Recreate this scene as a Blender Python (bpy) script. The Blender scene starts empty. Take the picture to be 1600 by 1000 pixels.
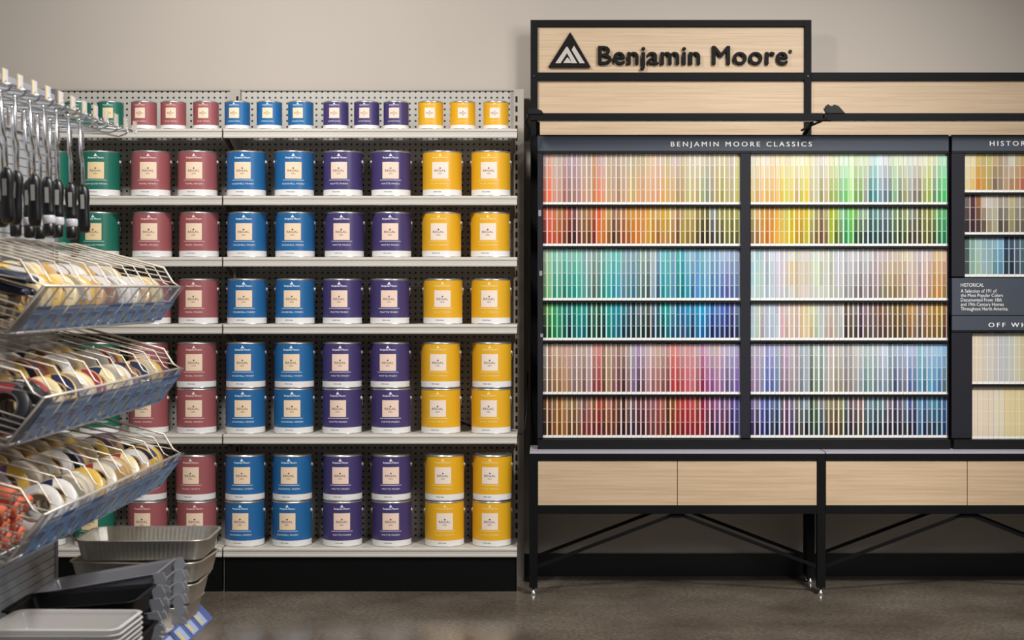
import bpy, math, random
from mathutils import Vector, Matrix
R = math.radians
random.seed(7)
SC = bpy.context.scene
COL = SC.collection

# ------------------------------------------------------------------ camera
F, CX, CY, EYE = 2437.0, 850.0, 450.0, 1.267      # focal length in px (1600 wide), principal point, eye height
cam_data = bpy.data.cameras.new('camera')
cam_data.sensor_width = 36.0
cam_data.lens = 36.0 * F / 1600.0
cam_data.shift_x = -(CX - 800.0) / 1600.0
cam_data.shift_y = (CY - 500.0) / 1600.0
cam_data.dof.use_dof = True
cam_data.dof.focus_distance = 6.55
cam_data.dof.aperture_fstop = 5.6
cam = bpy.data.objects.new('camera', cam_data)
cam.location = (0, 0, EYE)
cam.rotation_euler = (R(90), 0, 0)
COL.objects.link(cam)
SC.camera = cam

def PX(px, d): return (px - CX) / F * d
def PZ(py, d): return EYE - (py - CY) / F * d

# ------------------------------------------------------------------ world and light
w = bpy.data.worlds.new('world'); SC.world = w; w.use_nodes = True
wb = w.node_tree.nodes['Background']
wb.inputs[0].default_value = (0.92, 0.96, 1.0, 1); wb.inputs[1].default_value = 0.11

def area(name, loc, target, sx, sy, energy, color=(1, .95, .88), spread=180):
    l = bpy.data.lights.new(name, 'AREA'); l.shape = 'RECTANGLE'; l.size = sx; l.size_y = sy
    l.energy = energy; l.color = color; l.spread = R(spread)
    o = bpy.data.objects.new(name, l); o.location = loc
    o.rotation_euler = (Vector(target) - Vector(loc)).to_track_quat('-Z', 'Y').to_euler()
    COL.objects.link(o); return o
area('ceiling_light_left', (-1.2, 4.45, 3.4), (-1.1, 6.7, 1.85), .4, .4, 26.5, (1, .985, .965), 104)
area('ceiling_light_middle', (1.1, 4.3, 3.5), (.95, 6.8, 2.1), .4, .4, 5.0, (1, .98, .955), 72)
area('ceiling_light_right', (1.55, 3.5, 3.4), (1.4, 6.43, .3), .4, .4, 27, (1, .985, .965), 76)
area('aisle_light', (0.1, 3.4, 3.1), (-1.3, 4.2, 0.8), .5, .5, 19, (1, .97, .94), 85)
area('side_fill_light', (2.7, 2.6, 2.75), (-.8, 6.6, 1.3), 1.3, 1.5, 15, (.95, .975, 1), 78)  # added soft fill from the right, for the broad highlights on the cans
SC.view_settings.view_transform = 'Standard'
SC.view_settings.look = 'None'
SC.view_settings.exposure = 0.0
SC.view_settings.gamma = 1.0
SC.view_settings.use_curve_mapping = False

# ------------------------------------------------------------------ colour and materials
def s2l(c): return c / 12.92 if c <= .04045 else ((c + .055) / 1.055) ** 2.4
def rgb(h):
    h = h.lstrip('#'); return tuple(int(h[i:i + 2], 16) / 255 for i in (0, 2, 4))
def lin(h):
    c = rgb(h) if isinstance(h, str) else h
    return tuple(s2l(x) for x in c) + (1.0,)
MATS = {}
def mat(name, color, rough=.5, metal=0.0, var=0.0, scale=20.0, stretch=(1, 1, 1), bump=0.0, coat=0.0, alpha=1.0, trans=0.0, spec=.5):
    if name in MATS: return MATS[name]
    m = bpy.data.materials.new(name); m.use_nodes = True
    nt = m.node_tree; b = nt.nodes['Principled BSDF']
    c = lin(color)
    b.inputs['Base Color'].default_value = c
    b.inputs['Roughness'].default_value = rough
    b.inputs['Metallic'].default_value = metal
    b.inputs['Specular IOR Level'].default_value = spec
    if coat: b.inputs['Coat Weight'].default_value = coat
    if alpha < 1: b.inputs['Alpha'].default_value = alpha
    if trans: b.inputs['Transmission Weight'].default_value = trans
    if var or bump:
        tc = nt.nodes.new('ShaderNodeTexCoord'); mp = nt.nodes.new('ShaderNodeMapping')
        mp.inputs['Scale'].default_value = stretch
        nz = nt.nodes.new('ShaderNodeTexNoise'); nz.inputs['Scale'].default_value = scale; nz.inputs['Detail'].default_value = 6
        nt.links.new(tc.outputs['Object'], mp.inputs[0]); nt.links.new(mp.outputs[0], nz.inputs['Vector'])
        if var:
            rp = nt.nodes.new('ShaderNodeValToRGB')
            rp.color_ramp.elements[0].position = .3; rp.color_ramp.elements[1].position = .7
            rp.color_ramp.elements[0].color = tuple(x * (1 - var) for x in c[:3]) + (1,)
            rp.color_ramp.elements[1].color = tuple(min(1, x * (1 + var)) for x in c[:3]) + (1,)
            nt.links.new(nz.outputs[0], rp.inputs[0]); nt.links.new(rp.outputs[0], b.inputs['Base Color'])
        if bump:
            bp = nt.nodes.new('ShaderNodeBump'); bp.inputs['Strength'].default_value = bump; bp.inputs['Distance'].default_value = .002
            nt.links.new(nz.outputs[0], bp.inputs['Height']); nt.links.new(bp.outputs[0], b.inputs['Normal'])
    MATS[name] = m
    return m

def pegboard_mat(name, color):
    """painted steel board with a 25.4 mm grid of round holes (object coordinates, X and Z)"""
    m = bpy.data.materials.new(name); m.use_nodes = True
    nt = m.node_tree; b = nt.nodes['Principled BSDF']; N = nt.nodes.new; L = nt.links.new
    b.inputs['Roughness'].default_value = .45
    tc = N('ShaderNodeTexCoord'); sp = N('ShaderNodeSeparateXYZ'); L(tc.outputs['Object'], sp.inputs[0])
    def cell(out):
        d = N('ShaderNodeMath'); d.operation = 'DIVIDE'; L(out, d.inputs[0]); d.inputs[1].default_value = .0254
        f = N('ShaderNodeMath'); f.operation = 'FRACT'; L(d.outputs[0], f.inputs[0])
        s = N('ShaderNodeMath'); s.operation = 'SUBTRACT'; L(f.outputs[0], s.inputs[0]); s.inputs[1].default_value = .5
        p = N('ShaderNodeMath'); p.operation = 'POWER'; L(s.outputs[0], p.inputs[0]); p.inputs[1].default_value = 2
        return p.outputs[0]
    a = N('ShaderNodeMath'); a.operation = 'ADD'; L(cell(sp.outputs[0]), a.inputs[0]); L(cell(sp.outputs[2]), a.inputs[1])
    lt = N('ShaderNodeMath'); lt.operation = 'LESS_THAN'; L(a.outputs[0], lt.inputs[0]); lt.inputs[1].default_value = .035
    mx = N('ShaderNodeMix'); mx.data_type = 'RGBA'
    L(lt.outputs[0], mx.inputs[0]); mx.inputs[6].default_value = lin(color); mx.inputs[7].default_value = (.012, .012, .014, 1)
    L(mx.outputs[2], b.inputs['Base Color'])
    return m

def wood_mat():
    m = bpy.data.materials.new('pale_oak'); m.use_nodes = True
    nt = m.node_tree; b = nt.nodes['Principled BSDF']; N = nt.nodes.new; L = nt.links.new
    b.inputs['Roughness'].default_value = .5
    tc = N('ShaderNodeTexCoord'); mp = N('ShaderNodeMapping'); mp.inputs['Scale'].default_value = (1.6, 30, 70)
    L(tc.outputs['Object'], mp.inputs[0])
    n1 = N('ShaderNodeTexNoise'); n1.inputs['Scale'].default_value = 1.5; n1.inputs['Detail'].default_value = 8; n1.inputs['Roughness'].default_value = .65; n1.inputs['Distortion'].default_value = .4
    L(mp.outputs[0], n1.inputs['Vector'])
    rp = N('ShaderNodeValToRGB'); e = rp.color_ramp.elements
    e[0].position = .3; e[0].color = lin('#b59979'); e[1].position = .68; e[1].color = lin('#cfb596')
    x = rp.color_ramp.elements.new(.5); x.color = lin('#c6aa89')
    L(n1.outputs[0], rp.inputs[0]); L(rp.outputs[0], b.inputs['Base Color'])
    return m

def concrete_mat():
    m = bpy.data.materials.new('polished_concrete'); m.use_nodes = True
    nt = m.node_tree; b = nt.nodes['Principled BSDF']; N = nt.nodes.new; L = nt.links.new
    tc = N('ShaderNodeTexCoord')
    n1 = N('ShaderNodeTexNoise'); n1.inputs['Scale'].default_value = 1.6; n1.inputs['Detail'].default_value = 9; n1.inputs['Roughness'].default_value = .6
    n2 = N('ShaderNodeTexNoise'); n2.inputs['Scale'].default_value = 60; n2.inputs['Detail'].default_value = 6
    L(tc.outputs['Object'], n1.inputs['Vector']); L(tc.outputs['Object'], n2.inputs['Vector'])
    r1 = N('ShaderNodeValToRGB'); e = r1.color_ramp.elements
    e[0].position = .3; e[0].color = lin('#574b40'); e[1].position = .72; e[1].color = lin('#928677')
    r2 = N('ShaderNodeValToRGB'); e = r2.color_ramp.elements
    e[0].position = .35; e[0].color = (.5, .5, .5, 1); e[1].position = .65; e[1].color = (1, 1, 1, 1)
    L(n1.outputs[0], r1.inputs[0]); L(n2.outputs[0], r2.inputs[0])
    mx = N('ShaderNodeMix'); mx.data_type = 'RGBA'; mx.blend_type = 'MULTIPLY'; mx.inputs[0].default_value = .8
    L(r1.outputs[0], mx.inputs[6]); L(r2.outputs[0], mx.inputs[7]); L(mx.outputs[2], b.inputs['Base Color'])
    rr = N('ShaderNodeMapRange'); rr.inputs[3].default_value = .08; rr.inputs[4].default_value = .26
    L(n1.outputs[0], rr.inputs[0]); L(rr.outputs[0], b.inputs['Roughness'])
    return m

def attr_mat(name, rough=.45, spec=.25):
    m = bpy.data.materials.new(name); m.use_nodes = True
    nt = m.node_tree; b = nt.nodes['Principled BSDF']
    a = nt.nodes.new('ShaderNodeAttribute'); a.attribute_name = 'Col'
    nt.links.new(a.outputs['Color'], b.inputs['Base Color']); b.inputs['Roughness'].default_value = rough; b.inputs['Specular IOR Level'].default_value = spec
    return m

# ------------------------------------------------------------------ mesh builder
class MB:
    def __init__(s): s.v = []; s.f = []; s.m = []; s.s = []; s.c = []; s.hascol = False
    def face(s, idx, m=0, smooth=False, col=None):
        s.f.append(tuple(idx)); s.m.append(m); s.s.append(smooth); s.c.append(col)
        if col is not None: s.hascol = True
    def add(s, verts, faces, m=0, smooth=False, col=None):
        o = len(s.v); s.v += [tuple(p) for p in verts]
        for f in faces: s.face([i + o for i in f], m, smooth, col)
        return s
    def box(s, x0, x1, y0, y1, z0, z1, m=0, col=None):
        v = [(x0,y0,z0),(x1,y0,z0),(x1,y1,z0),(x0,y1,z0),(x0,y0,z1),(x1,y0,z1),(x1,y1,z1),(x0,y1,z1)]
        return s.add(v, [(0,3,2,1),(4,5,6,7),(0,1,5,4),(1,2,6,5),(2,3,7,6),(3,0,4,7)], m, False, col)
    def bar(s, a, b, w, t, m=0, up=(0, 1, 0)):
        a, b = Vector(a), Vector(b); d = (b - a).normalized(); u = Vector(up)
        n = d.cross(u).normalized() * w / 2; u = n.cross(d).normalized() * t / 2
        v = [a - n - u, a + n - u, a + n + u, a - n + u, b - n - u, b + n - u, b + n + u, b - n + u]
        return s.add(v, [(0,3,2,1),(4,5,6,7),(0,1,5,4),(1,2,6,5),(2,3,7,6),(3,0,4,7)], m)
    def tube(s, pts, r, n=6, m=0, closed=False):
        pts = [Vector(p) for p in pts]; k = len(pts); o = len(s.v); up = None
        for i, p in enumerate(pts):
            if closed: t = (pts[(i + 1) % k] - pts[i - 1])
            else: t = (pts[min(i + 1, k - 1)] - pts[max(i - 1, 0)])
            t.normalize()
            if up is None:
                up = Vector((0, 0, 1)) if abs(t.z) < .9 else Vector((1, 0, 0))
            up = (up - t * up.dot(t)).normalized(); sd = t.cross(up)
            rr = r[i] if isinstance(r, (list, tuple)) else r
            for j in range(n):
                a = 2 * math.pi * j / n
                s.v.append(tuple(p + up * (math.cos(a) * rr) + sd * (math.sin(a) * rr)))
        for i in range(k if closed else k - 1):
            for j in range(n):
                a = o + i * n + j; b = o + i * n + (j + 1) % n
                c = o + ((i + 1) % k) * n + (j + 1) % n; d = o + ((i + 1) % k) * n + j
                s.face((a, b, c, d), m, True)
        if not closed:
            s.face([o + j for j in range(n)][::-1], m); s.face([o + (k - 1) * n + j for j in range(n)], m)
        return s
    def loft(s, loops, m=0, smooth=True, cap0=True, cap1=True, mats=None):
        n = len(loops[0]); o = len(s.v)
        for lp in loops: s.v += [tuple(p) for p in lp]
        for i in range(len(loops) - 1):
            for j in range(n):
                a = o + i * n + j; b = o + i * n + (j + 1) % n
                s.face((a, b, b + n, a + n), mats[i] if mats else m, smooth)
        if cap0: s.face([o + j for j in range(n)][::-1], mats[0] if mats else m)
        if cap1: s.face([o + (len(loops) - 1) * n + j for j in range(n)], mats[-1] if mats else m)
        return s
    def lathe(s, prof, n=32, axis='Z', m=0, cap0=True, cap1=True, mats=None, closed=False, smooth=True):
        loops = []
        for r, z in prof:
            lp = []
            for j in range(n):
                a = 2 * math.pi * j / n; x, y = r * math.cos(a), r * math.sin(a)
                lp.append((x, y, z) if axis == 'Z' else ((x, z, -y) if axis == 'Y' else (z, x, y)))
            loops.append(lp)
        if closed: loops.append(loops[0]); cap0 = cap1 = False
        return s.loft(loops, m, smooth, cap0, cap1, mats)
    def prism(s, poly, y0, y1, m=0):
        """polygon in XZ (counter clockwise seen from -Y), extruded from y0 to y1"""
        n = len(poly)
        v = [(x, y0, z) for x, z in poly] + [(x, y1, z) for x, z in poly]
        f = [tuple(range(n)), tuple(range(2 * n - 1, n - 1, -1))]
        f += [(j, j + n, (j + 1) % n + n, (j + 1) % n) for j in range(n)]
        return s.add(v, f, m)
    def xf(s, fn): s.v = [tuple(fn(Vector(p))) for p in s.v]; return s
    def mesh(s, name, mats):
        me = bpy.data.meshes.new(name)
        me.from_pydata(s.v, [], s.f)
        for m in (mats if isinstance(mats, (list, tuple)) else [mats]): me.materials.append(m)
        me.polygons.foreach_set('material_index', s.m)
        me.polygons.foreach_set('use_smooth', s.s)
        if s.hascol:
            ca = me.color_attributes.new('Col', 'FLOAT_COLOR', 'CORNER')
            buf = []
            for f, c in zip(s.f, s.c): buf += list(c or (1, 1, 1, 1)) * len(f)
            ca.data.foreach_set('color', buf)
        me.update(); return me
    def build(s, name, mats, parent=None, loc=(0, 0, 0), bevel=0.0):
        o = bpy.data.objects.new(name, s.mesh(name, mats)); COL.objects.link(o)
        o.location = loc; o.parent = parent
        if bevel:
            md = o.modifiers.new('bevel', 'BEVEL'); md.width = bevel; md.segments = 2; md.limit_method = 'ANGLE'
        return o

def tag(o, label=None, cat=None, group=None, kind=None):
    if label: o['label'] = label
    if cat: o['category'] = cat
    if group: o['group'] = group
    if kind: o['kind'] = kind
    return o
def empty(name, loc, rz=0.0):
    o = bpy.data.objects.new(name, None); COL.objects.link(o); o.location = loc; o.rotation_euler = (0, 0, rz)
    o.empty_display_size = .05
    return o
def kids(o): return [c for c in o.children]
def copy_tree(o, parent=None):
    c = o.copy(); COL.objects.link(c); c.parent = parent
    for ch in list(o.children): copy_tree(ch, c)
    return c

def text_geo(s, size, extrude=0.0, offset=0.0, spacing=1.0, width=None, align='CENTER'):
    """glyph outlines of the built-in font as verts (x right, y up, z out) and faces"""
    cu = bpy.data.curves.new('t', 'FONT'); cu.body = s; cu.size = size; cu.extrude = extrude; cu.offset = offset
    cu.space_character = spacing; cu.align_x = align; cu.resolution_u = 3; cu.fill_mode = 'BOTH' if extrude else 'FRONT'
    ob = bpy.data.objects.new('t', cu); COL.objects.link(ob)
    dg = bpy.context.evaluated_depsgraph_get(); ev = ob.evaluated_get(dg)
    me = ev.to_mesh()
    v = [tuple(p.co) for p in me.vertices]; f = [tuple(p.vertices) for p in me.polygons]
    ev.to_mesh_clear(); bpy.data.objects.remove(ob); bpy.data.curves.remove(cu)
    if width and v:
        x0 = min(p[0] for p in v); x1 = max(p[0] for p in v); k = width / (x1 - x0)
        if align == 'CENTER': c = (x0 + x1) / 2; v = [((p[0] - c) * k, p[1], p[2]) for p in v]
        else: v = [((p[0] - x0) * k, p[1], p[2]) for p in v]
    return v, f
def put_text(mb, s, size, x, z, y, m=0, flip=True, **kw):
    """lettering on a plane facing -Y"""
    v, f = text_geo(s, size, **kw)
    mb.add([(x + p[0], y - p[2], z + p[1]) for p in v], f, m)

ORD = ['first','second','third','fourth','fifth','sixth','seventh','eighth','ninth','tenth','eleventh','twelfth','thirteenth',
       'fourteenth','fifteenth','sixteenth','seventeenth','eighteenth','nineteenth','twentieth']
def ordinal(i):
    if i < 20: return ORD[i]
    t, u = divmod(i + 1, 10)
    tens = {2: 'twenty', 3: 'thirty', 4: 'forty'}[t]
    if u == 0: return {3: 'thirtieth', 4: 'fortieth', 2: 'twentieth'}[t]
    return tens + '-' + ORD[u - 1]

OAK = wood_mat()
BLACK = mat('black_steel', '#0d0c0d', .6, var=.15, scale=8, spec=.15)
BLACKP = mat('black_plastic', '#0d0d0f', .5, spec=.25)
CHROME = mat('chrome', '#efeff1', .27, 1.0)
TIN = mat('tin_plate', '#e2dfda', .32, .9)
SHELF = mat('shelf_grey_enamel', '#c6bfb4', .42, var=.03, scale=6)
PEG = pegboard_mat('grey_pegboard', '#b1aca3')
UPR = mat('upright_grey', '#a59c90', .45)
KICK = mat('kick_black', '#050505', .6, spec=.15)
SLATE = mat('slate_header', '#434852', .55, spec=.3)
WHITEINK = mat('white_lettering', '#efece6', .6)
DARKSTEEL = mat('rack_charcoal', '#232228', .6, spec=.2)
HOLE = mat('slot_black', '#050505', .9)

# ------------------------------------------------------------------ the setting
WALL_Y = 6.87
floor = MB().box(-4.5, 5, -1.5, WALL_Y + .1, -.1, 0).build('floor', concrete_mat()); tag(floor, 'polished grey-brown concrete floor', 'floor', kind='structure')
wallm = mat('greige_wall_paint', '#b8ada1', .75, var=.02, scale=1.5, bump=.03)
wall = MB().box(-4.5, 5, WALL_Y, WALL_Y + .1, 0, 3.6).build('wall_back', wallm); tag(wall, 'greige painted back wall', 'wall', kind='structure')
bb = MB().box(-.085, 5, WALL_Y - .015, WALL_Y, 0, .098).build('baseboard_back', mat('black_rubber_base', '#0b0b0c', .45)); tag(bb, 'black baseboard under the drawer benches', 'baseboard', kind='structure')

# ------------------------------------------------------------------ gondola shelving with paint cans
GY = 6.5; BACK = 6.79
ROWZ = [PZ(202, GY), PZ(307, GY), PZ(403, GY), PZ(508, GY), PZ(680, GY), PZ(857, GY)]
TOPZ = PZ(142, BACK)
def gondola(x0, x1, label, sides):
    root = empty('gondola_shelving', ((x0 + x1) / 2, GY, 0)); tag(root, label, 'shelving')
    hx = (x1 - x0) / 2
    D = BACK - GY
    p = MB().box(-hx + (.0225 if -1 in sides else 0), hx - .0225, D, D + .012, .1, TOPZ).build('pegboard_panel', PEG, root)
    MB().box(-hx + .0225, hx - .0225, D - .008, D + .02, TOPZ, TOPZ + .008).build('top_cap', UPR, root)
    for sx in sides:
        u = MB()
        u.box(sx * hx - .022, sx * hx + .022, D - .03, D + .03, 0, TOPZ + .004)
        uo = u.build('upright', UPR, root)
        sl = MB(); z = .14
        xs = sx * hx - sx * .010
        while z < TOPZ - .03:
            sl.box(xs - .0045, xs + .0045, D - .0306, D - .028, z, z + .026); z += .042
        sl.build('slots', HOLE, uo)
    for i, z in enumerate(ROWZ):
        last = i == len(ROWZ) - 1
        s = MB()
        # deck, folded front lip with a small price-channel groove, hemmed underside
        w2 = hx - .003
        prof = [(0, 0), (.004, .003), (D - .031, .003), (D - .031, -.006), (.02, -.006), (.02, -.03), (0, -.037), (-.003, -.034), (-.003, -.027), (0, -.025), (0, -.011), (-.003, -.009), (-.003, -.003)]
        # prism in YZ
        n = len(prof)
        v = [(-w2, y, z + zz) for y, zz in prof] + [(w2, y, z + zz) for y, zz in prof]
        s.add(v, [tuple(range(n)), tuple(range(2 * n - 1, n - 1, -1))] + [(j, j + n, (j + 1) % n + n, (j + 1) % n) for j in range(n)])
        so = s.build('base_deck' if last else 'shelf', SHELF, root)
        if not last:
            for sx in (-1, 1):
                b = MB()
                x = sx * (hx - .014)
                yz = [(.03, -.008), (D - .032, -.008), (D - .032, -.075), (D - .09, -.07), (.03, -.022)]
                m = len(yz)
                v = [(x - .0015, y, z + q) for y, q in yz] + [(x + .0015, y, z + q) for y, q in yz]
                b.add(v, [tuple(range(m)), tuple(range(2 * m - 1, m - 1, -1))] + [(j, j + m, (j + 1) % m + m, (j + 1) % m) for j in range(m)])
                b.build('bracket', UPR, so)
    k = MB().box(-hx + .004, hx - .004, .012, .024, 0.0, ROWZ[-1] - .038); k.build('kick_plate', KICK, root)
    for sx in sides:
        MB().box(sx * hx - .003 - .006 * sx, sx * hx + .003 - .006 * sx, .012, D - .03, 0, ROWZ[-1] - .04).build('base_end', UPR, root)
    return root
SEAM = PX(348, GY)
gondola(SEAM, PX(809, GY), 'grey steel shelving unit holding the blue, purple and yellow paint cans', (-1, 1))
gondola(SEAM - 1.232, SEAM - .0006, 'grey steel shelving unit holding the green and maroon paint cans', (-1,))

CANS = {
 'maroon': ('#9e5759', '#f1d4b6', 'PEARL FINISH', '#f2d9d0'),
 'green': ('#1f6d5a', '#edd1a0', 'SEMI-GLOSS FINISH', '#e4efe6'),
 'blue': ('#24659b', '#f2d5b4', 'EGGSHELL FINISH', '#e6eef6'),
 'purple': ('#463b6c', '#f1d3be', 'MATTE FINISH', '#ece6f2'),
 'yellow': ('#e6ac1e', '#f0dccb', 'FLAT FINISH', '#f8e0a0'),
}
BANDM = mat('can_white_band', '#ece8e4', .4)
INKD = mat('can_dark_ink', '#5a4a44', .6)
def can_label_mesh(colour, Rr, H, small):
    c, sq, fin, ink = CANS[colour]
    k = H / .192
    mats = [mat('can_%s' % colour, c, .40), BANDM, mat('can_square_%s' % colour, sq, .5), mat('can_ink_%s' % colour, ink, .5), INKD]
    mb = MB()
    z0, zb, z1 = .004 * k, .0275 * k, .183 * k
    n = 56
    for za, zc, mi in ((z0, zb, 1), (zb, z1, 0)):
        o = len(mb.v)
        for z in (za, zc):
            for j in range(n):
                a = 2 * math.pi * j / n; mb.v.append((Rr * math.sin(a), -Rr * math.cos(a), z))
        for j in range(n): mb.face((o + j, o + (j + 1) % n, o + n + (j + 1) % n, o + n + j), mi, True)
    def wrap(verts, lift):
        r = Rr + lift
        return [(r * math.sin(x / Rr), -r * math.cos(x / Rr), z) for x, z in verts]
    def patch(x0, x1, za, zc, mi, lift):
        m = 10; o = len(mb.v)
        mb.v += wrap([(x0 + (x1 - x0) * j / m, za) for j in range(m + 1)] + [(x0 + (x1 - x0) * j / m, zc) for j in range(m + 1)], lift)
        for j in range(m): mb.face((o + j, o + j + 1, o + m + 2 + j, o + m + 1 + j), mi, True)
    def txt(s, size, zc, mi, lift=.0006, width=None, off=0.0, x=0.0):
        v, f = text_geo(s, size, width=width, offset=off)
        mb.add(wrap([(x + p[0], zc + p[1]) for p in v], lift), f, mi)
    patch(-.035 * k, .035 * k, .072 * k, .142 * k, 2, .0004)
    for lf, sx in ((.0006, -.0004), (.0008, .0004)): txt('Benjamin Moore', .0105 * k, .157 * k, 3, lf, .066 * k, x=sx * k)
    mb.add(wrap([(-.0075 * k, .166 * k), (.0075 * k, .166 * k), (0, .1785 * k)], .0005), [(0, 1, 2)], 3)
    txt('REGAL', .013 * k, .1015 * k, 4, .0009, width=.048 * k)
    txt('select', .0075 * k, .0915 * k, 4, .0009)
    mb.add(wrap([(-.0045 * k, .1165 * k), (0, .1125 * k), (.0045 * k, .1165 * k), (0, .120 * k)], .0009), [(0, 1, 2, 3)], 4)
    if not small:
        patch(-.046 * k, .046 * k, .0655 * k, .0672 * k, 3, .0004)
        txt(fin, .0095, .048, 3, width=.094 if len(fin) > 12 else .076)
        txt('white base', .008, .0155, 4, x=-.012)
    else:
        txt(fin, .0075, .047 * k, 3, width=.052)
    me = mb.mesh('label', mats)
    return me
def make_can(colour, small):
    Rr, H = (.053, .120) if small else (.0822, .192)
    root = empty('paint_can', (0, 0, 0))
    b = MB()
    k = H / .192
    b.lathe([(Rr - .004, .0035), (Rr, 0), (Rr + .0012, .002 * k), (Rr - .0008, .005), (Rr - .0008, H - .0095), (Rr + .0012, H - .008), (Rr + .0012, H - .0045), (Rr - .001, H - .003), (Rr - .006, H - .003), (Rr - .007, H - .006)], 48, mats=None)
    b.build('can_body', TIN, root)
    lb = bpy.data.objects.new('label', LABELS[(colour, small)]); COL.objects.link(lb); lb.parent = root
    l = MB().lathe([(Rr - .007, H - .0055), (Rr - .0085, H - .0005), (Rr - .011, H), (Rr - .014, H - .005), (Rr - .03, H - .0055)], 40, cap0=False); l.build('lid', TIN, root)
    if not small:
        for sx in (-1, 1):
            e = MB().lathe([(.0085, 0), (.0085, .002), (.005, .004), (.003, .0065), (.0001, .0075)], 12, 'X', cap1=False)
            if sx < 0: e.xf(lambda p: Vector((-p.x, p.y, p.z)))
            e.build('handle_ear', mat('ear_bright', '#e4dfd8', .3, .4), root, (sx * (Rr - .0006), 0, .147))
        pts = [((Rr + .0045) * math.cos(a), (Rr + .004) * math.sin(a), .147 - .085 * math.sin(a)) for a in [math.pi * i / 16 for i in range(17)]]
        MB().tube(pts, .0016, 5).build('bail_handle', CHROME, root)
    return root
LABELS = {}
for c in CANS:
    LABELS[(c, False)] = can_label_mesh(c, .0822, .192, False)
    LABELS[(c, True)] = can_label_mesh(c, .053, .120, True)
PROTO = {}
def place_can(colour, small, px, z, label, group):
    key = (colour, small)
    if key in PROTO: o = copy_tree(PROTO[key])
    else: o = PROTO[key] = make_can(colour, small)
    r = .053 if small else .0822
    y = GY + .009 + r
    o.location = (PX(px, y), y, z); o.rotation_euler = (0, 0, R(random.uniform(-6, 6)))
    for k in ('label', 'category', 'group'):
        if k in o: del o[k]
    tag(o, label, 'paint can', group)
SHN = ['top shelf', 'second shelf from the top', 'third shelf from the top', 'fourth shelf from the top', 'fifth shelf from the top', 'bottom deck']
small_row = [('green', [75, 122, 173]), ('maroon', [225, 271, 322]), ('blue', [371, 421, 470]), ('purple', [525, 573, 619]), ('yellow', [673, 723, 775])]
for c, xs in small_row:
    for x, pos in zip(xs, ('leftmost', 'middle', 'rightmost')):
        place_can(c, True, x, ROWZ[0] + .003, 'small %s paint can, %s of three %s ones on the top shelf' % (c, pos, c), 'small paint cans on the top shelf')
big = {
 1: {'green': [82, 157], 'maroon': [236, 309], 'blue': [385, 460], 'purple': [536, 611], 'yellow': [691, 767]},
 2: {'green': [80, 155], 'maroon': [238, 311], 'blue': [386, 461], 'purple': [538, 612], 'yellow': [690, 766]},
 3: {'green': [80, 156], 'maroon': [236, 310], 'blue': [386, 461], 'purple': [535, 609], 'yellow': [692, 767]},
}
for r, d in big.items():
    for c, xs in d.items():
        for x, pos in zip(xs, ('left', 'right')):
            place_can(c, False, x, ROWZ[r] + .003, '%s gallon paint can, %s one of %s pair, %s' % (c, pos, c, SHN[r]), 'gallon paint cans on the shelving')
stk = {4: {'green': [80, 156], 'maroon': [232, 307], 'blue': [384, 459], 'purple': [534, 610], 'yellow': [688.5, 768]},
       5: {'green': [73, 148], 'maroon': [230, 307], 'blue': [383, 457], 'purple': [535, 612], 'yellow': [694, 769]}}
for r, d in stk.items():
    for c, xs in d.items():
        for x, pos in zip(xs, ('left', 'right')):
            for lv, nm in ((0, 'lower'), (1, 'upper')):
                place_can(c, False, x + random.uniform(-1, 1), ROWZ[r] + .003 + lv * .1925, '%s gallon paint can, %s one in %s %s stack, %s' % (c, nm, pos, c, SHN[r]), 'gallon paint cans on the shelving')

# ------------------------------------------------------------------ wooden display bay (posts, rails, panels, sign)
RY = 6.75
XL0, XL1 = PX(829, RY), PX(840, RY)
XM0, XM1 = PX(1256, RY), PX(1267, RY)
XR0, XR1 = XM0 + 1.185, XM1 + 1.185
zt0, zt1 = PZ(42, RY), PZ(32, RY)
zr0, zr1 = PZ(126, RY), PZ(114, RY)
zb = PZ(214, RY)
d1 = empty('sign_stand', ((XL0 + XM1) / 2, RY, 0)); tag(d1, 'tall black steel frame with oak boards and the big raised sign lettering', 'display stand')
ox = (XL0 + XM1) / 2
def lb(mb, x0, x1, y0, y1, z0, z1, o=ox): return mb.box(x0 - o, x1 - o, y0, y1, z0, z1)
for (a, b) in ((XL0, XL1), (XM0, XM1)):
    p = lb(MB(), a, b, -.015, .02, .03, zt1).build('post', BLACK, d1, bevel=.0012)
    f = MB().lathe([(.004, .032), (.004, .016), (.009, .013), (.014, .008), (.014, 0)], 12); f.build('levelling_foot', CHROME, p, ((a + b) / 2 - ox, 0, 0))
lb(MB(), XL1, XM0, -.015, .02, zt0, zt1).build('top_rail', BLACK, d1, bevel=.001)
lb(MB(), XL1, XM0, -.017, .02, zr0, zr1).build('cross_rail', BLACK, d1, bevel=.001)
sp = lb(MB(), XL1, XM0, .0, .012, zr1, zt0).build('sign_panel', OAK, d1)
lb(MB(), XL1, XM0, .0, .012, zb, zr0).build('oak_panel', OAK, d1)
for x in (XL0, XM0):   # corner bolts
    MB().lathe([(.005, 0), (.005, -.002), (.003, -.003)], 10, 'Y').build('bolt', mat('bolt_steel', '#55545a', .3, 1.0), d1, (x + .015 - ox, -.0172, (zr0 + zr1) / 2))
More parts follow.
